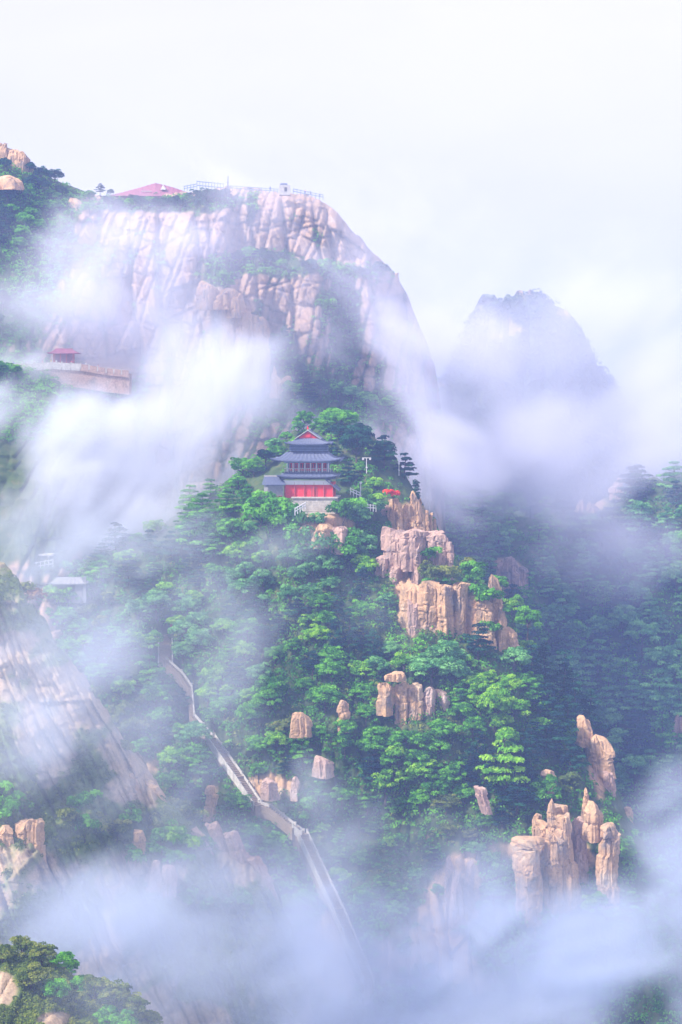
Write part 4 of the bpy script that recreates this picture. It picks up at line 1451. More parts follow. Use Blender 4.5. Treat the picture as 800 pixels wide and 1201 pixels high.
# gabled top of the hip-and-gable roof, its gable turned to the viewer
gb = MB().add([(-3.0, -3.2, 20.3), (3.0, -3.2, 20.3), (0, -3.2, 22.3), (-3.0, 3.2, 20.3), (3.0, 3.2, 20.3), (0, 3.2, 22.3)], [(0, 1, 2), (4, 3, 5), (0, 3, 4, 1), (1, 4, 5, 2), (3, 0, 2, 5)])
g_ = gb.build('gable', M['redwall'], r4)
for s_ in (-1, 1):
    vs = [Vector((s_ * 3.5, y, 20.15 + .0)) for y in (-3.6, 3.6)]
    mb = MB().add([(s_ * 3.6, -3.7, 20.05), (0, -3.7, 22.4), (0, 3.7, 22.4), (s_ * 3.6, 3.7, 20.05), (s_ * 3.6, -3.7, 20.35), (0, -3.7, 22.75), (0, 3.7, 22.75), (s_ * 3.6, 3.7, 20.35)], [(0, 1, 2, 3), (7, 6, 5, 4), (0, 4, 5, 1), (1, 5, 6, 2), (2, 6, 7, 3), (3, 7, 4, 0)])
    mb.build('roof_slope', M['tile'], r4)
    MB().strip((s_ * 3.65, -3.8, 20.1), (0, -3.8, 22.55), (0, .2, 0), .22).build('verge', M['stone'], r4)
MB().box(0, 0, 22.6, .4, 7.6, .45).build('ridge', M['stone'], r4)
MB().tube((0, -3.7, 22.9), (0, -3.7, 23.9), .28, .08).build('finial', M['redwall'], r4)
MB().box(0, -3.45, 20.7, 1.4, .12, .9).build('red_plaque', M['redwall'], r4)


def small_house(name, label, p, w_, d_, h_, rh, wall, roof, rz=0, door=True, gable_front=False):
    t = empty(name, p, label, 'house', rz=rz)
    MB().box(0, 0, -4, w_, d_, h_ + 4).build('wall', wall, t)
    hw, hd = w_ / 2 + .5, d_ / 2 + .5
    mb = MB().add([(-hw, -hd, h_), (hw, -hd, h_), (hw, hd, h_), (-hw, hd, h_), (-hw * (.98), 0, h_ + rh), (hw * .98, 0, h_ + rh), (-hw, -hd, h_ - .2), (hw, -hd, h_ - .2), (hw, hd, h_ - .2), (-hw, hd, h_ - .2)],
                  [(0, 1, 5, 4), (2, 3, 4, 5), (1, 2, 5), (3, 0, 4), (6, 7, 1, 0), (7, 8, 2, 1), (8, 9, 3, 2), (9, 6, 0, 3), (9, 8, 7, 6)])
    r_ = mb.build('roof', roof, t)
    MB().box(0, 0, h_ + rh - .1, w_ + 1.0, .3, .4).build('ridge', M['stone'], r_)
    if door:
        MB().box(0, -d_ / 2 - .04, 0, 1.1, .1, 2.1).build('door', M['redwood'], t)
        for s_ in (-1, 1):
            f = MB().box(s_ * w_ * .3, -d_ / 2 - .04, 1.0, 1.1, .1, 1.1).build('window', M['redwood'], t)
            MB().box(s_ * w_ * .3, -d_ / 2 - .11, 1.1, .85, .06, .9).build('pane', M['dark'], f)
    return t


small_house('side_hall', 'small pale walled hall with a grey gable roof beside the red walls', at(321, 590, 529), 4.4, 5, 5.2, 2.2, M['grey'], M['tile'], rz=R(14))

# white railings and lamps on the crest east of the pavilion


def railing(label, A, B, n, h=1.1, mat='white', name='stone_railing', cat='railing', grp=None):
    A, B = Vector(A), Vector(B)
    t = empty(name, A, label, cat, grp)
    D = B - A
    wv = Vector((D.y, -D.x, 0)).normalized() * .18
    MB().strip(Vector((0, 0, h - .22)), D + Vector((0, 0, h - .22)), wv, .22).build('top_rail', M[mat], t)
    MB().strip(Vector((0, 0, .1)), D + Vector((0, 0, .1)), wv * .5, .3).build('panel', M[mat], t)
    for i in range(n + 1):
        p = D * (i / n)
        MB().box(p.x, p.y, p.z - .8, .2, .2, h + .95).build('post', M[mat], t)
    return t


def lamp(label, p, h, two=False, mat='white'):
    t = empty('lamp_post', p, label, 'lamp')
    MB().tube((0, 0, -1.5), (0, 0, h), .12, .09).build('pole', M[mat], t)
    MB().box(0, 0, 0, .5, .5, .35).build('base', M[mat], t)
    if two:
        MB().tube((-1.0, 0, h - .1), (1.0, 0, h - .1), .09).build('arm', M[mat], t)
        for s_ in (-1, 1):
            MB().box(s_ * 1.0, 0, h - .7, .45, .45, .7, taper=1.4).build('lantern', M[mat], t)
    else:
        MB().box(0, 0, h, .5, .5, .6, taper=1.3).build('lantern', M[mat], t)
    return t


lamp('white twin armed lamp standing in front of the dark crest pines', at(430, 549, sy(430, 552) - 8), 3.0, True)
lamp('slim white lamp beside the short white railing', at(423, 582, sy(423, 585) - 7), 3.4)
lamp('white lamp on the crest edge against the mist', at(468, 552, sy(468, 556) - 4), 1.8)
railing('short white railing beside the slim lamp', at(411, 577, sy(415, 585) - 7), at(422, 582, sy(422, 585) - 8), 3)
railing('white railing on the ledge above the thin spires', at(428, 596, sy(430, 600) - 7), at(441, 597, sy(440, 600) - 8), 4, h=1.1)
railing('white railing running down from the pavilion base', at(346, 601, 512), at(358, 594, 516), 4)

# ------------------------------------------------------------------ the stone stair
st_root = None


def s1p(u, v, off=1.6):
    Y = float(y1s(np.array([float(u)]), np.array([float(v)]), S1.top(np.array([float(u)])))[0]) - off
    return at(u, v, Y)


o0 = s1p(*STAIR[0])
st_root = empty('stone_stairway', o0, 'long pale stone stairway with parapets zigzagging down the gully into the mist', 'stairway')


def flight(A, B, w_, parts=('l', 'r'), hpar=.8):
    A, B = A - o0, B - o0
    D = B - A
    H = Vector((D.x, D.y, 0))
    run = H.length
    hd = H.normalized()
    pw = Vector((-hd.y, hd.x, 0))
    n = max(4, int(abs(D.z) / 0.34))
    mb = MB()
    ang = math.atan2(hd.y, hd.x)
    for i in range(n):
        c = A + D * ((i + .5) / n)
        zt = A.z + D.z * (i / n)
        mb.box(c.x, c.y, zt - 1.6, run / n + .02, w_, 1.6 - 0.02 * (i % 2), rz=ang)
    o = mb.build('steps', M['step'], st_root)
    o['kind'] = 'stuff'
    fd = 4.3 if w_ > 1.5 else 1.6
    MB().strip(A - Vector((0, 0, fd + 1.2)), B - Vector((0, 0, fd + 1.2)), pw * (w_ + .3), fd).build('foundation', M['step'], st_root)
    for s_ in ((-1, 1) if w_ > 1.5 else (1,)):
        off = pw * (s_ * (w_ / 2 + .25))
        m_ = MB().strip(A + off - Vector((0, 0, 1.3)), B + off - Vector((0, 0, 1.3)), pw * .26, 1.3 + hpar)
        pr = m_.build('parapet', M['stone'], st_root)
        k = max(1, int(D.length / 3.2))
        for i in range(k + 1):
            p = A + D * (i / k) + off
            MB().box(p.x, p.y, p.z - .5, .40, .40, .5 + hpar + .3, rz=ang).build('post', M['stone'], pr)


for (a, b, w_) in ((0, 1, 3.2), (1, 2, .8), (2, 3, .8), (3, 4, .8), (4, 5, 1.0), (5, 6, 2.0), (6, 7, 1.9), (7, 8, 1.2), (8, 9, 1.2), (9, 10, 1.6), (10, 11, 2.1), (11, 12, 2.1)):
    A, B = s1p(*STAIR[a]), s1p(*STAIR[b])
    if b == 1:
        A = at(194, 744, A.y + 4)
    flight(A, B, w_)
for i in (1, 5, 6, 7, 9, 10, 11):
    p = s1p(*STAIR[i]) - o0
    MB().box(p.x, p.y, p.z - 3, 2.2 if i > 4 else 1.2, 2.2 if i > 4 else 1.2, 3.05, rz=.5).build('landing', M['step'], st_root)
t = empty('stair_gate', at(194, 742, s1p(194, 742).y + 4), 'dark red doored gate at the head of the short upper flight', 'gate')
MB().box(0, 1.5, -3, 4.6, 3, 6.4).build('wall', M['dark'], t)
MB().box(1.6, -.1, 0, .8, .2, 3.0).build('door', M['redwood'], t)
mb = MB().add([(-3, -.8, 3.3), (3, -.8, 3.3), (3, 3.6, 3.3), (-3, 3.6, 3.3), (-2.6, 1.4, 4.8), (2.6, 1.4, 4.8)], [(0, 1, 5, 4), (2, 3, 4, 5), (1, 2, 5), (3, 0, 4), (3, 2, 1, 0)])
mb.build('roof', M['tile'], t)

# pale walls, dimmed by the mist at the west end of the spur
t = empty('stone_shrine', at(80, 694, sy(80, 694) - 6), 'faint grey stone shrine and wall dimmed by mist above the bare ridge', 'shrine')
MB().box(0, 1.5, -3, 8.0, 4, 5.2).build('wall', M['grey'], t)
MB().box(4.6, -.6, -3, .8, .8, 7.2).build('post', M['grey'], t)
link('roof', roof_mesh('roof', 4.9, 2.9, 2.3, 3.4, .4, 3.9, up=.3, n=16), M['grey'], t, (0, 1.5, 0))
MB().box(1.3, -.6, 0, 1.2, .2, 2.0).build('door', M['tile_dark'], t)
railing('faint white railing in the mist beside the stone shrine', at(28, 668, sy(40, 680) - 7), at(62, 656 + 6, sy(60, 675) - 6), 7, h=1.4)
t = empty('far_pavilion', at(45, 664, sy(45, 672) - 3), 'pale flat roofed shelter lost in mist over the bare ridge', 'shelter')
for x in (-3, 3):
    for y in (-1.5, 1.5):
        MB().box(x, y, -2, .5, .5, 5).build('post', M['stone'], t)
MB().box(0, 0, 3, 8.5, 4.5, .5).build('roof', M['stone'], t)

# ------------------------------------------------------------------ terrace walkway on the great cliff
Yt = sy(60, 436, S2) - 1.0
A = at(-15, 431, Yt + 2)
tw = empty('terrace_wall', A, 'long pale retaining wall of the cliff walkway', 'wall')
segs = [(-15, 430), (30, 430), (62, 428), (95, 430), (125, 435), (152, 438)]
for (a, b), (c, e) in zip(segs[:-1], segs[1:]):
    P0, P1 = at(a, b, Yt) - A, at(c, e, Yt) - A
    MB().strip(P0 - Vector((0, -3, 7)), P1 - Vector((0, -3, 7)), (0, 7, 0), 7).build('walkway', M['pink'], tw)
    n = 3
    for i in range(n):
        p0, p1 = P0.lerp(P1, i / n), P0.lerp(P1, (i + .92) / n)
        MB().strip(p0 - Vector((0, .9, 1.4)), p1 - Vector((0, .9, 1.4)), (0, .3, 0), 1.4 + .9).build('parapet_panel', M['pink'] if a > 80 else M['stone'], tw)
        MB().box(p0.x, p0.y - .9, p0.z - .6, .4, .4, 1.9).build('post', M['stone'], tw)
kp = at(75, 426, Yt + 3)
t = empty('red_kiosk', kp, 'small red posted kiosk with a wide pale pink roof on the cliff walkway', 'kiosk')
for x in (-3.2, -1, 1, 3.2):
    MB().tube((x, -1.3, 0), (x, -1.3, 3.2), .16).build('column', M['redwood'], t)
    MB().tube((x, 1.3, 0), (x, 1.3, 3.2), .16).build('column', M['redwood'], t)
MB().box(0, .6, 0, 5.6, 1.6, 3.0).build('wall', M['pinkroof'], t)
link('roof', roof_mesh('roof', 4.9, 2.6, 3.3, 2.6, .3, 4.9, up=.3), M['pinkroof'], t)
# people on the walkway


def person_mesh():
    me = bpy.data.meshes.new('person')
    J = [((0, 0, .98), .17, None), ((0, 0, 1.2), .16, 0), ((0, 0, 1.42), .18, 1), ((0, 0, 1.54), .07, 2), ((0, 0, 1.62), .095, 3), ((0, -.01, 1.72), .10, 4),
         ((.20, 0, 1.42), .075, 2), ((.26, 0, 1.14), .055, 6), ((.27, -.06, .88), .045, 7), ((.27, -.08, .78), .05, 8),
         ((-.20, 0, 1.42), .075, 2), ((-.26, 0, 1.14), .055, 10), ((-.27, -.06, .88), .045, 11), ((-.27, -.08, .78), .05, 12),
         ((.10, 0, .88), .12, 0), ((.11, -.02, .50), .085, 14), ((.11, .02, .10), .06, 15), ((.11, -.13, .05), .05, 16),
         ((-.10, 0, .88), .12, 0), ((-.11, -.02, .50), .085, 18), ((-.11, .02, .10), .06, 19), ((-.11, -.13, .05), .05, 20)]
    me.from_pydata([j[0] for j in J], [(i, j[2]) for i, j in enumerate(J) if j[2] is not None], [])
    ob = bpy.data.objects.new('person', me)
    C.objects.link(ob)
    ob.modifiers.new('s', 'SKIN')
    for i, j in enumerate(J):
        me.skin_vertices[0].data[i].radius = (j[1], j[1])
    me.skin_vertices[0].data[0].use_root = True
    sb = ob.modifiers.new('b', 'SUBSURF')
    sb.levels = 1
    dg = bpy.context.evaluated_depsgraph_get()
    out = bpy.data.meshes.new_from_object(ob.evaluated_get(dg))
    bpy.data.objects.remove(ob)
    bpy.data.meshes.remove(me)
    out.name = 'person'
    return out


pm = person_mesh()
skin = plain('skin', (0.5, 0.33, 0.25), .6)
hairm = plain('dark_hair', (0.02, 0.018, 0.018), .6)
trous = plain('dark_trousers', (0.06, 0.07, 0.11), .8)
CLO = {'white': M['white'], 'red': M['redwall'], 'yellow': M['gold'], 'blue': plain('blue_cloth', (0.08, .16, .4), .8), 'pink': plain('pink_cloth', (.7, .3, .35), .8)}
PM = {}
for c_, m_ in CLO.items():
    q = pm.copy()
    q.materials.clear()
    for x in (m_, trous, skin):
        q.materials.append(x)
    for f in q.polygons:
        z = f.center.z
        f.material_index = 2 if z > 1.5 or (abs(f.center.x) > .2 and z < 1.0 and z > .7) else (1 if z < .95 else 0)
        f.use_smooth = True
    PM[c_] = q
hm = bpy.data.meshes.new('hair')
bm = bmesh.new()
bmesh.ops.create_uvsphere(bm, u_segments=12, v_segments=8, radius=.125, matrix=Matrix.Translation((0, .02, 1.72)))
bmesh.ops.delete(bm, geom=[v for v in bm.verts if v.co.z < 1.68 and v.co.y < .02], context='VERTS')
bm.to_mesh(hm)
bm.free()
hm.materials.append(hairm)
ppl = [(3, 430, 'yellow'), (16, 430, 'blue'), (26, 430, 'white'), (32, 430, 'white'), (40, 429, 'white'), (50, 429, 'pink'), (60, 428, 'yellow'), (66, 428, 'white'), (84, 429, 'red'), (101, 431, 'white'), (115, 434, 'pink')]
desc = {3: 'person in yellow standing nearest the frame edge on the walkway', 16: 'person in blue on the cliff walkway beside the green tree', 26: 'person in white on the walkway, west one of a close pair', 32: 'person in white on the walkway, east one of a close pair',
        40: 'person in white standing alone between the close pair and the person in pink', 50: 'person in pink on the walkway short of the kiosk', 60: 'person in yellow at the corner post before the kiosk', 66: 'person in white right under the kiosk eave', 84: 'person in red just past the kiosk', 101: 'person in white on the sloping stretch past the kiosk', 115: 'person in pink at the low end of the walkway'}
for px, py, c_ in ppl:
    p = at(px, py, Yt + 1.5)
    o = link('person', PM[c_], loc=(p.x, p.y, p.z), rz=rng.uniform(-1, 1))
    o.scale = (1.05,) * 3
    tag(o, desc[px], 'person', 'people on the cliff walkway')
    link('hair', hm, parent=o)

# ------------------------------------------------------------------ summit buildings
Ys = 716
t = empty('summit_temple', at(170, 234, Ys + 14), 'long low temple with a broad magenta red roof on the summit', 'temple')
s = Ys / FOC
W = 52 * s
mb = MB()
nn = 40
V, Fc = [], []
for i in range(nn + 1):
    x = -W + 2 * W * i / nn
    q = x / W
    zr = float(np.interp(q, [-1, -.55, -.1, .25, .65, 1], [0.9, 2.6, 4.6, 6.3, 4.6, 2.6])) + .12 * (i % 2)
    for y, k in ((-7, 0), (-3.5, .42), (0, 1), (3.5, .42), (7, 0)):
        V.append((x, y, .6 + (zr - .6) * (k * (1 - .0))))
for i in range(nn):
    for j in range(4):
        Fc.append((i * 5 + j, (i + 1) * 5 + j, (i + 1) * 5 + j + 1, i * 5 + j + 1))
Fc += [(4, 3, 2, 1, 0), tuple(nn * 5 + j for j in range(5))]
r_ = MB().add(V, Fc).build('roof', M['pinkroof'], t)
MB().box(0, 0, -3, W * 1.9, 12, 3.7).build('wall', M['pinkroof'], t)
g = MB().add([(6.3, -4.2, 3.3), (8.3, -4.2, 3.3), (7.3, -4.2, 5.2), (6.3, -1, 4.2), (8.3, -1, 4.2), (7.3, -1, 5.2)], [(0, 1, 2), (5, 4, 3), (0, 2, 5, 3), (1, 4, 5, 2), (0, 3, 4, 1)]).build('gable', M['white'], r_)
MB().box(1.0, -4.6, 2.5, 4.0, .4, .3).build('ridge', M['stone'], r_)
# railings, tower and poles on the flat summit
S = lambda px, py, dy=0: at(px, py, Ys - 6 + dy)
railing('dark railing along the brink beside the tall pole', S(231, 218), S(262, 221), 9, h=1.8, mat='bluewood')
railing('grey railing climbing behind the summit trees', S(216, 222, 8), S(231, 219, 6), 4, h=1.2, mat='bluewood')
railing('grey railing along the middle of the flat summit', S(268, 221), S(326, 225), 12, h=1.1, mat='bluewood')
railing('grey railing at the far end of the flat summit', S(344, 225), S(379, 232), 8, h=1.2, mat='bluewood')
t = empty('tall_pole', S(267, 222), 'tall dark pole rising from the railing on the summit', 'pole')
MB().tube((0, 0, -1), (.15, 0, 5.0), .28, .16).build('shaft', M['metal'], t)
MB().box(.1, 0, 2.4, .9, .3, .3).build('bracket', M['metal'], t)
t = empty('stone_tower', S(334, 226), 'squat grey stone lookout block on the flat summit', 'tower')
MB().box(0, 0, -1, 4.0, 4, 3.6).build('wall', M['stone'], t)
MB().box(-.3, 0, 2.6, 3.0, 3.2, .8, taper=.8).build('roof', M['tile'], t)
MB().box(.4, -2.03, .2, 1.0, .1, 1.6).build('door', M['dark'], t)
for px, py, c_, lab in ((317, 224, 'blue', 'tiny person in blue standing west of the lookout block'), (358, 228, 'pink', 'tiny person in pink leaning on the railing east of the lookout block'), (364, 229, 'blue', 'tiny person in blue beside the person in pink on the summit'), (375, 231, 'white', 'tiny person in white at the last railing post of the summit')):
    p = S(px, py, 1)
    o = link('person', PM[c_], loc=(p.x, p.y, p.z), rz=rng.uniform(-1, 1))
    tag(o, lab, 'person', 'people on the summit')
    link('hair', hm, parent=o)

# ------------------------------------------------------------------ labels of the trees
LM = [(362, 560, 'the pavilion'), (480, 600, 'the thin spires'), (495, 640, 'the pinkish shoulder'), (500, 715, 'the tan crag columns'), (580, 715, 'the outer crag column'), (485, 820, 'the low crag'), (404, 830, 'the small upright rock'), (352, 840, 'the sunken rock'),
      (194, 760, 'the short upper flight'), (223, 822, 'the narrow stair bend'), (262, 890, 'the wide upper flight'), (325, 955, 'the stair landing'), (385, 1040, 'the lowest flight'), (249, 930, 'the stairside rock'), (655, 965, 'the pointed pinnacles'), (619, 1000, 'the capped block'), (712, 990, 'the upright column'),
      (697, 870, 'the joined crest boulders'), (640, 905, 'the flat slab'), (565, 928, 'the tilted slab'), (540, 1040, 'the misty spires'), (80, 685, 'the stone shrine'), (385, 615, 'the terrace ledge rocks'), (461, 580, 'the red bush'), (430, 545, 'the twin armed lamp'), (592, 890, 'the big yellow green tree'), (506, 785, 'the pale turquoise tree'),
      (232, 620, 'the large layered tree'), (600, 672, 'the lavender pink crag'), (797, 855, 'the pair of pale rocks'), (690, 595, 'the ghostly rocks'), (10, 185, 'the summit rocks'), (10, 208, 'the pale slab'), (90, 240, 'the brink boulder'), (178, 225, 'the summit temple'), (267, 215, 'the tall pole'), (334, 220, 'the lookout block'), (262, 350, 'the orange tan crag'), (322, 440, 'the tan knob'),
      (20, 425, 'the cliff walkway'), (407, 385, 'the dark cliff recess'), (162, 985, 'the reddish block'), (190, 935, 'the rock fins'), (285, 1005, 'the pinkish bluff'), (185, 1030, 'the rounded bluff'), (20, 990, 'the edge rock wall'), (464, 326, 'the rock tooth'), (380, 895, 'the stair pale rocks'), (50, 664, 'the flat roofed shelter'), (62, 745, 'the ridge top'), (0, 1160, 'the knoll rock'), (60, 1198, 'the knoll foot rock')]
TN = {'mid': 'green', 'bright': 'yellow-green', 'pale': 'turquoise', 'dark': 'blue-green', 'olive': 'olive', 'red': 'red', 'rust': 'rusty'}
KN = {'broad': 'leafy tree', 'pine': 'pine', 'tier': 'layered tree', 'bush': 'bush'}
buckets = {}
for t in TREES:
    o, kind, tone, sc_, u, v = t
    if 'label' in o:
        continue
    ds = sorted((math.hypot(u - a, v - b), a, b, n) for a, b, n in LM)
    d0, d1 = ds[0], ds[1]
    dx, dy = u - d0[1], v - 15 - d0[2]
    if abs(dx) > 1.6 * abs(dy):
        rel = 'east of' if dx > 0 else 'west of'
    else:
        rel = 'above' if dy < 0 else 'below'
    key = (kind, tone, rel, d0[3], d1[3].replace('the ', '', 1))
    buckets.setdefault(key, []).append((d0[0], o, u, v, sc_))
ORD = ['closest', 'second', 'third', 'fourth', 'fifth', 'sixth', 'seventh', 'eighth', 'ninth', 'last']
for key, lst in buckets.items():
    kind, tone, rel, a, b = key
    lst.sort(key=lambda x: x[0])
    for i, (d, o, u, v, sc_) in enumerate(lst):
        lab = f"{TN[tone]} {KN[kind]} {rel} {a}" + (f", toward the {b}" if len(lst) == 1 else f", {ORD[min(i, 9)]} there, {b} side")
        if len(lab.split()) > 15:
            lab = lab.replace(' side', '').replace(', toward the ', ', near ')
        o['label'] = lab
        o['group'] = ('bushes' if kind == 'bush' else 'trees') + ' growing on the mountain slopes'

# ------------------------------------------------------------------ mist


def mist(name, label, blobs, dens, vox, seed, col=(0.86, 0.88, 1.0), nscale=0.02, namp=0.9, stretch=(.6, 1, 1.5), warp=1.0, roll=35):
    """a bank of mist as a voxel volume. blobs: (px, py, Y, rx px, rz px, ry metres, weight)"""
    B = []
    for px, py, Y, rx, rz, ry, wt in blobs:
        c = at(px, py, Y)
        B.append((c, Vector((rx * Y / FOC, ry, rz * Y / FOC)), wt))
    lo = Vector([min(c[i] - r[i] * 1.3 for c, r, _ in B) for i in range(3)])
    hi = Vector([max(c[i] + r[i] * 1.3 for c, r, _ in B) for i in range(3)])
    me = bpy.data.meshes.new(name)
    mb = MB().box((lo.x + hi.x) / 2, (lo.y + hi.y) / 2, lo.z, hi.x - lo.x, hi.y - lo.y, hi.z - lo.z)
    me = mb.mesh(name)
    o = bpy.data.objects.new(name, me)
    C.objects.link(o)
    m, n, out = newmat(name)
    pv = N(n, 'ShaderNodeVolumePrincipled')
    pv.inputs['Color'].default_value = (*col, 1)
    pv.inputs['Density'].default_value = 1.0
    pv.inputs['Density Attribute'].default_value = 'density'
    pv.inputs['Anisotropy'].default_value = 0.0
    n.links.new(pv.outputs[0], out.inputs['Volume'])
    me.materials.append(m)
    g = bpy.data.node_groups.new(name, 'GeometryNodeTree')
    g.interface.new_socket('Geometry', in_out='INPUT', socket_type='NodeSocketGeometry')
    g.interface.new_socket('Geometry', in_out='OUTPUT', socket_type='NodeSocketGeometry')
    go = g.nodes.new('NodeGroupOutput')
    pos = g.nodes.new('GeometryNodeInputPosition')
    K = g.links.new

    def math_(op, a, b=None, clamp=False):
        x = g.nodes.new('ShaderNodeMath')
        x.operation = op
        x.use_clamp = clamp
        for i, s_ in enumerate((a, b)):
            if s_ is None:
                continue
            if hasattr(s_, 'links'):
                K(s_, x.inputs[i])
            else:
                x.inputs[i].default_value = s_
        return x.outputs[0]

    def vm(op, a, b):
        x = g.nodes.new('ShaderNodeVectorMath')
        x.operation = op
        K(a, x.inputs[0])
        x.inputs[1].default_value = b
        return x
    nz_ = g.nodes.new('ShaderNodeTexNoise')
    nz_.inputs['Scale'].default_value = nscale
    nz_.inputs['Detail'].default_value = 6.0
    nz_.inputs['Roughness'].default_value = 0.62
    nz_.inputs['Distortion'].default_value = 0.6
    off = vm('ADD', pos.outputs[0], (seed * 37.1, seed * 11.7, seed * 5.3))
    vr_ = g.nodes.new('ShaderNodeVectorRotate')
    vr_.rotation_type = 'Y_AXIS'
    vr_.inputs['Angle'].default_value = R(roll)
    K(off.outputs[0], vr_.inputs['Vector'])
    K(vm('MULTIPLY', vr_.outputs[0], stretch).outputs[0], nz_.inputs['Vector'])
    noise = math_('MULTIPLY', math_('SUBTRACT', nz_.outputs[0], 0.5), namp * 2.4)
    wn = g.nodes.new('ShaderNodeTexNoise')
    wn.inputs['Scale'].default_value = nscale * .8
    wn.inputs['Detail'].default_value = 3
    K(off.outputs[0], wn.inputs['Vector'])
    cc = vm('SUBTRACT', wn.outputs['Color'], (.5, .5, .5))
    wamp = 1.1 / nscale * warp
    cc = vm('MULTIPLY', cc.outputs[0], (wamp * 1.5, wamp * .6, wamp))
    wp = g.nodes.new('ShaderNodeVectorMath')
    K(pos.outputs[0], wp.inputs[0])
    K(cc.outputs[0], wp.inputs[1])
    tot = None
    for c, r, wt in B:
        d = vm('DIVIDE', vm('SUBTRACT', wp.outputs[0], tuple(c)).outputs[0], tuple(r))
        ln = g.nodes.new('ShaderNodeVectorMath')
        ln.operation = 'LENGTH'
        K(d.outputs[0], ln.inputs[0])
        f = math_('SUBTRACT', 1.0, ln.outputs['Value'], True)      # 1 in the middle, 0 at the edge
        # noise eats the bank from outside in
        q = math_('ADD', math_('MULTIPLY', f, 1.3), math_('SUBTRACT', noise, 0.30))
        q = math_('MINIMUM', math_('MAXIMUM', q, 0.0), 1.0)
        q = math_('MULTIPLY', q, math_('MINIMUM', math_('MULTIPLY', f, 4.0), 1.0))
        q = math_('MULTIPLY', q, wt * dens * 0.85)
        tot = q if tot is None else math_('ADD', tot, q)
    vc = g.nodes.new('GeometryNodeVolumeCube')
    vc.inputs['Min'].default_value = tuple(lo)
    vc.inputs['Max'].default_value = tuple(hi)
    for i, ax in enumerate('XYZ'):
        vc.inputs['Resolution ' + ax].default_value = max(8, int((hi[i] - lo[i]) / vox))
    K(tot, vc.inputs['Density'])
    sm = g.nodes.new('GeometryNodeSetMaterial')
    sm.inputs['Material'].default_value = m
    K(vc.outputs[0], sm.inputs[0])
    K(sm.outputs[0], go.inputs[0])
    md = o.modifiers.new('mist', 'NODES')
    md.node_group = g
    return tag(o, label, kind='stuff')


# west bank between the spur and the great cliff
mist('mist_bank', 'thick white mist between the pavilion spur and the great cliff', [
    (215, 480, 600, 110, 170, 40, .9), (110, 550, 580, 240, 130, 36, 1.5), (10, 530, 600, 180, 110, 40, 1.5), (40, 605, 555, 200, 100, 25, 1.8), (0, 500, 625, 130, 110, 24, 1.6), (250, 440, 620, 90, 90, 26, .8),
    (215, 370, 635, 90, 120, 22, .8), (70, 350, 640, 170, 80, 26, .55), (150, 320, 655, 150, 70, 20, .7), (290, 480, 600, 90, 110, 30, .7), (200, 585, 552, 140, 60, 16, .8), (40, 500, 632, 150, 90, 22, 1.0)], 0.062, 1.5, 1, nscale=.038, namp=1.1, col=(.87, .90, 1.0), roll=50, warp=1.4)
mist('mist_bank', 'thin lavender veil drifting across the great cliff', [
    (330, 240, 665, 150, 60, 22, .7), (500, 440, 650, 110, 140, 40, 1.4), (525, 540, 630, 70, 110, 30, 1.8), (250, 290, 655, 90, 110, 22, .4), (420, 285, 662, 120, 60, 24, .5), (440, 360, 660, 60, 120, 22, .5), (130, 270, 665, 110, 60, 20, .8), (300, 340, 662, 380, 260, 30, .42), (90, 390, 640, 230, 180, 28, .75), (130, 290, 655, 170, 90, 22, .6)], 0.050, 1.9, 2, col=(.86, .87, 1.0), nscale=.042, namp=1.3, roll=-30, warp=1.3)
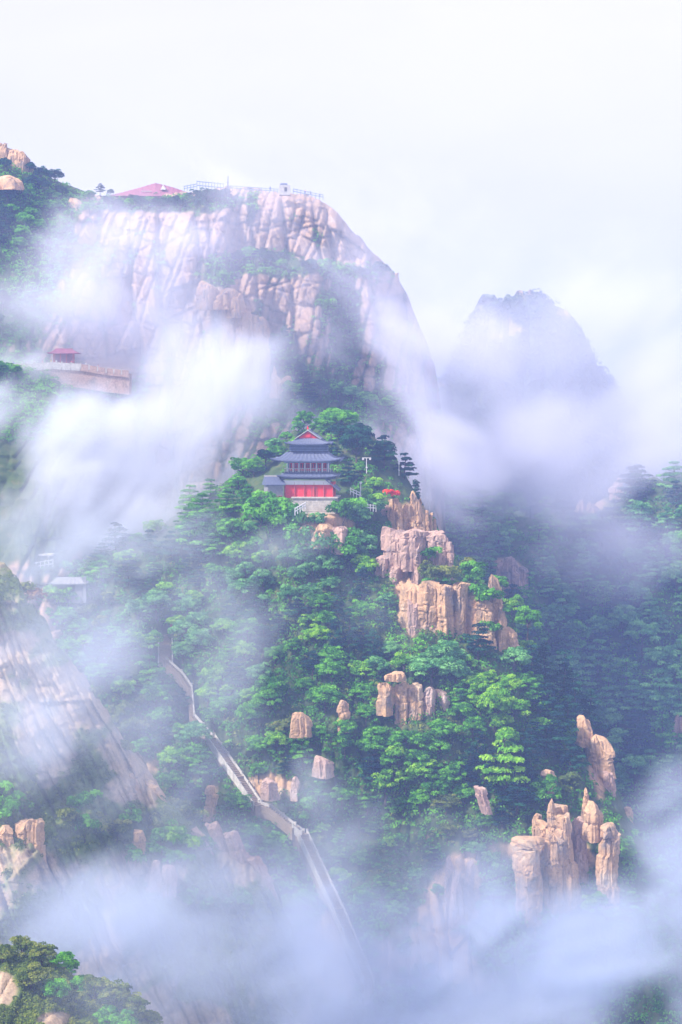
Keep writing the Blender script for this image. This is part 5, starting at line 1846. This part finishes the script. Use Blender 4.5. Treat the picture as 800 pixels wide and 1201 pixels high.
mist('mist_bank', 'bright mist between the spur and the far peak', [
    (555, 520, 660, 140, 90, 40, 1.9), (660, 545, 740, 190, 85, 50, 1.9), (560, 450, 760, 110, 110, 50, 1.0), (820, 480, 850, 140, 150, 80, 1.8), (755, 655, 690, 120, 75, 36, 1.8), (610, 400, 960, 170, 120, 60, .4), (750, 420, 950, 100, 150, 60, 1.6), (640, 440, 900, 300, 230, 90, .48), (590, 640, 670, 90, 60, 25, .25)], 0.026, 2.8, 3, col=(.86, .87, 1.0), nscale=.021, namp=1.25, roll=30, warp=1.3)
mist('mist_bank', 'blue grey mist filling the gorge at the foot of the spur', [
    (400, 1240, 400, 600, 180, 60, 1.2), (600, 1160, 420, 320, 140, 45, 1.0), (815, 1040, 440, 120, 180, 50, 1.3), (120, 1100, 372, 260, 90, 32, 1.1), (330, 1130, 400, 260, 120, 45, 1.0), (20, 1060, 370, 140, 50, 30, .5), (110, 1160, 286, 240, 90, 12, .55), (640, 1070, 440, 200, 70, 30, .5), (430, 1090, 430, 520, 170, 44, .6), (120, 1110, 350, 360, 150, 28, .7), (250, 1060, 400, 300, 90, 30, .6), (720, 1110, 420, 200, 100, 40, .6)], 0.050, 1.4, 4, col=(.68, .76, .93), nscale=.05, namp=1.25, roll=25, warp=1.3)
mist('mist_bank', 'wisps of mist drifting over the stair gully and bare ridge', [
    (20, 830, 395, 90, 120, 30, .8), (120, 760, 430, 120, 90, 26, .2), (385, 940, 450, 70, 110, 18, .9), (330, 940, 445, 70, 60, 18, .5), (290, 1010, 420, 160, 60, 25, .6), (260, 740, 485, 90, 110, 20, .5), (100, 640, 490, 190, 70, 26, 1.0), (80, 680, 500, 110, 50, 14, .6), (330, 650, 505, 80, 60, 14, .5), (180, 1030, 390, 200, 50, 25, .3), (445, 720, 485, 80, 70, 12, .3), (110, 850, 405, 300, 300, 34, .42), (60, 760, 395, 150, 170, 26, .4)], 0.055, 1.3, 5, col=(.80, .87, 1.0), nscale=.055, namp=1.35, roll=40, warp=1.4)

# thin even air round everything
hb = MB().box(0, 1800, -345, 5100, 4500, 475)
hz = hb.build('haze', None)
m, n, out = newmat('haze')
pv = N(n, 'ShaderNodeVolumePrincipled')
pv.inputs['Color'].default_value = (0.36, 0.50, 1.0, 1)
pv.inputs['Density'].default_value = 0.00037
n.links.new(pv.outputs[0], out.inputs['Volume'])
hz.data.materials.append(m)
tag(hz, 'thin pale blue air over the whole valley', kind='stuff')
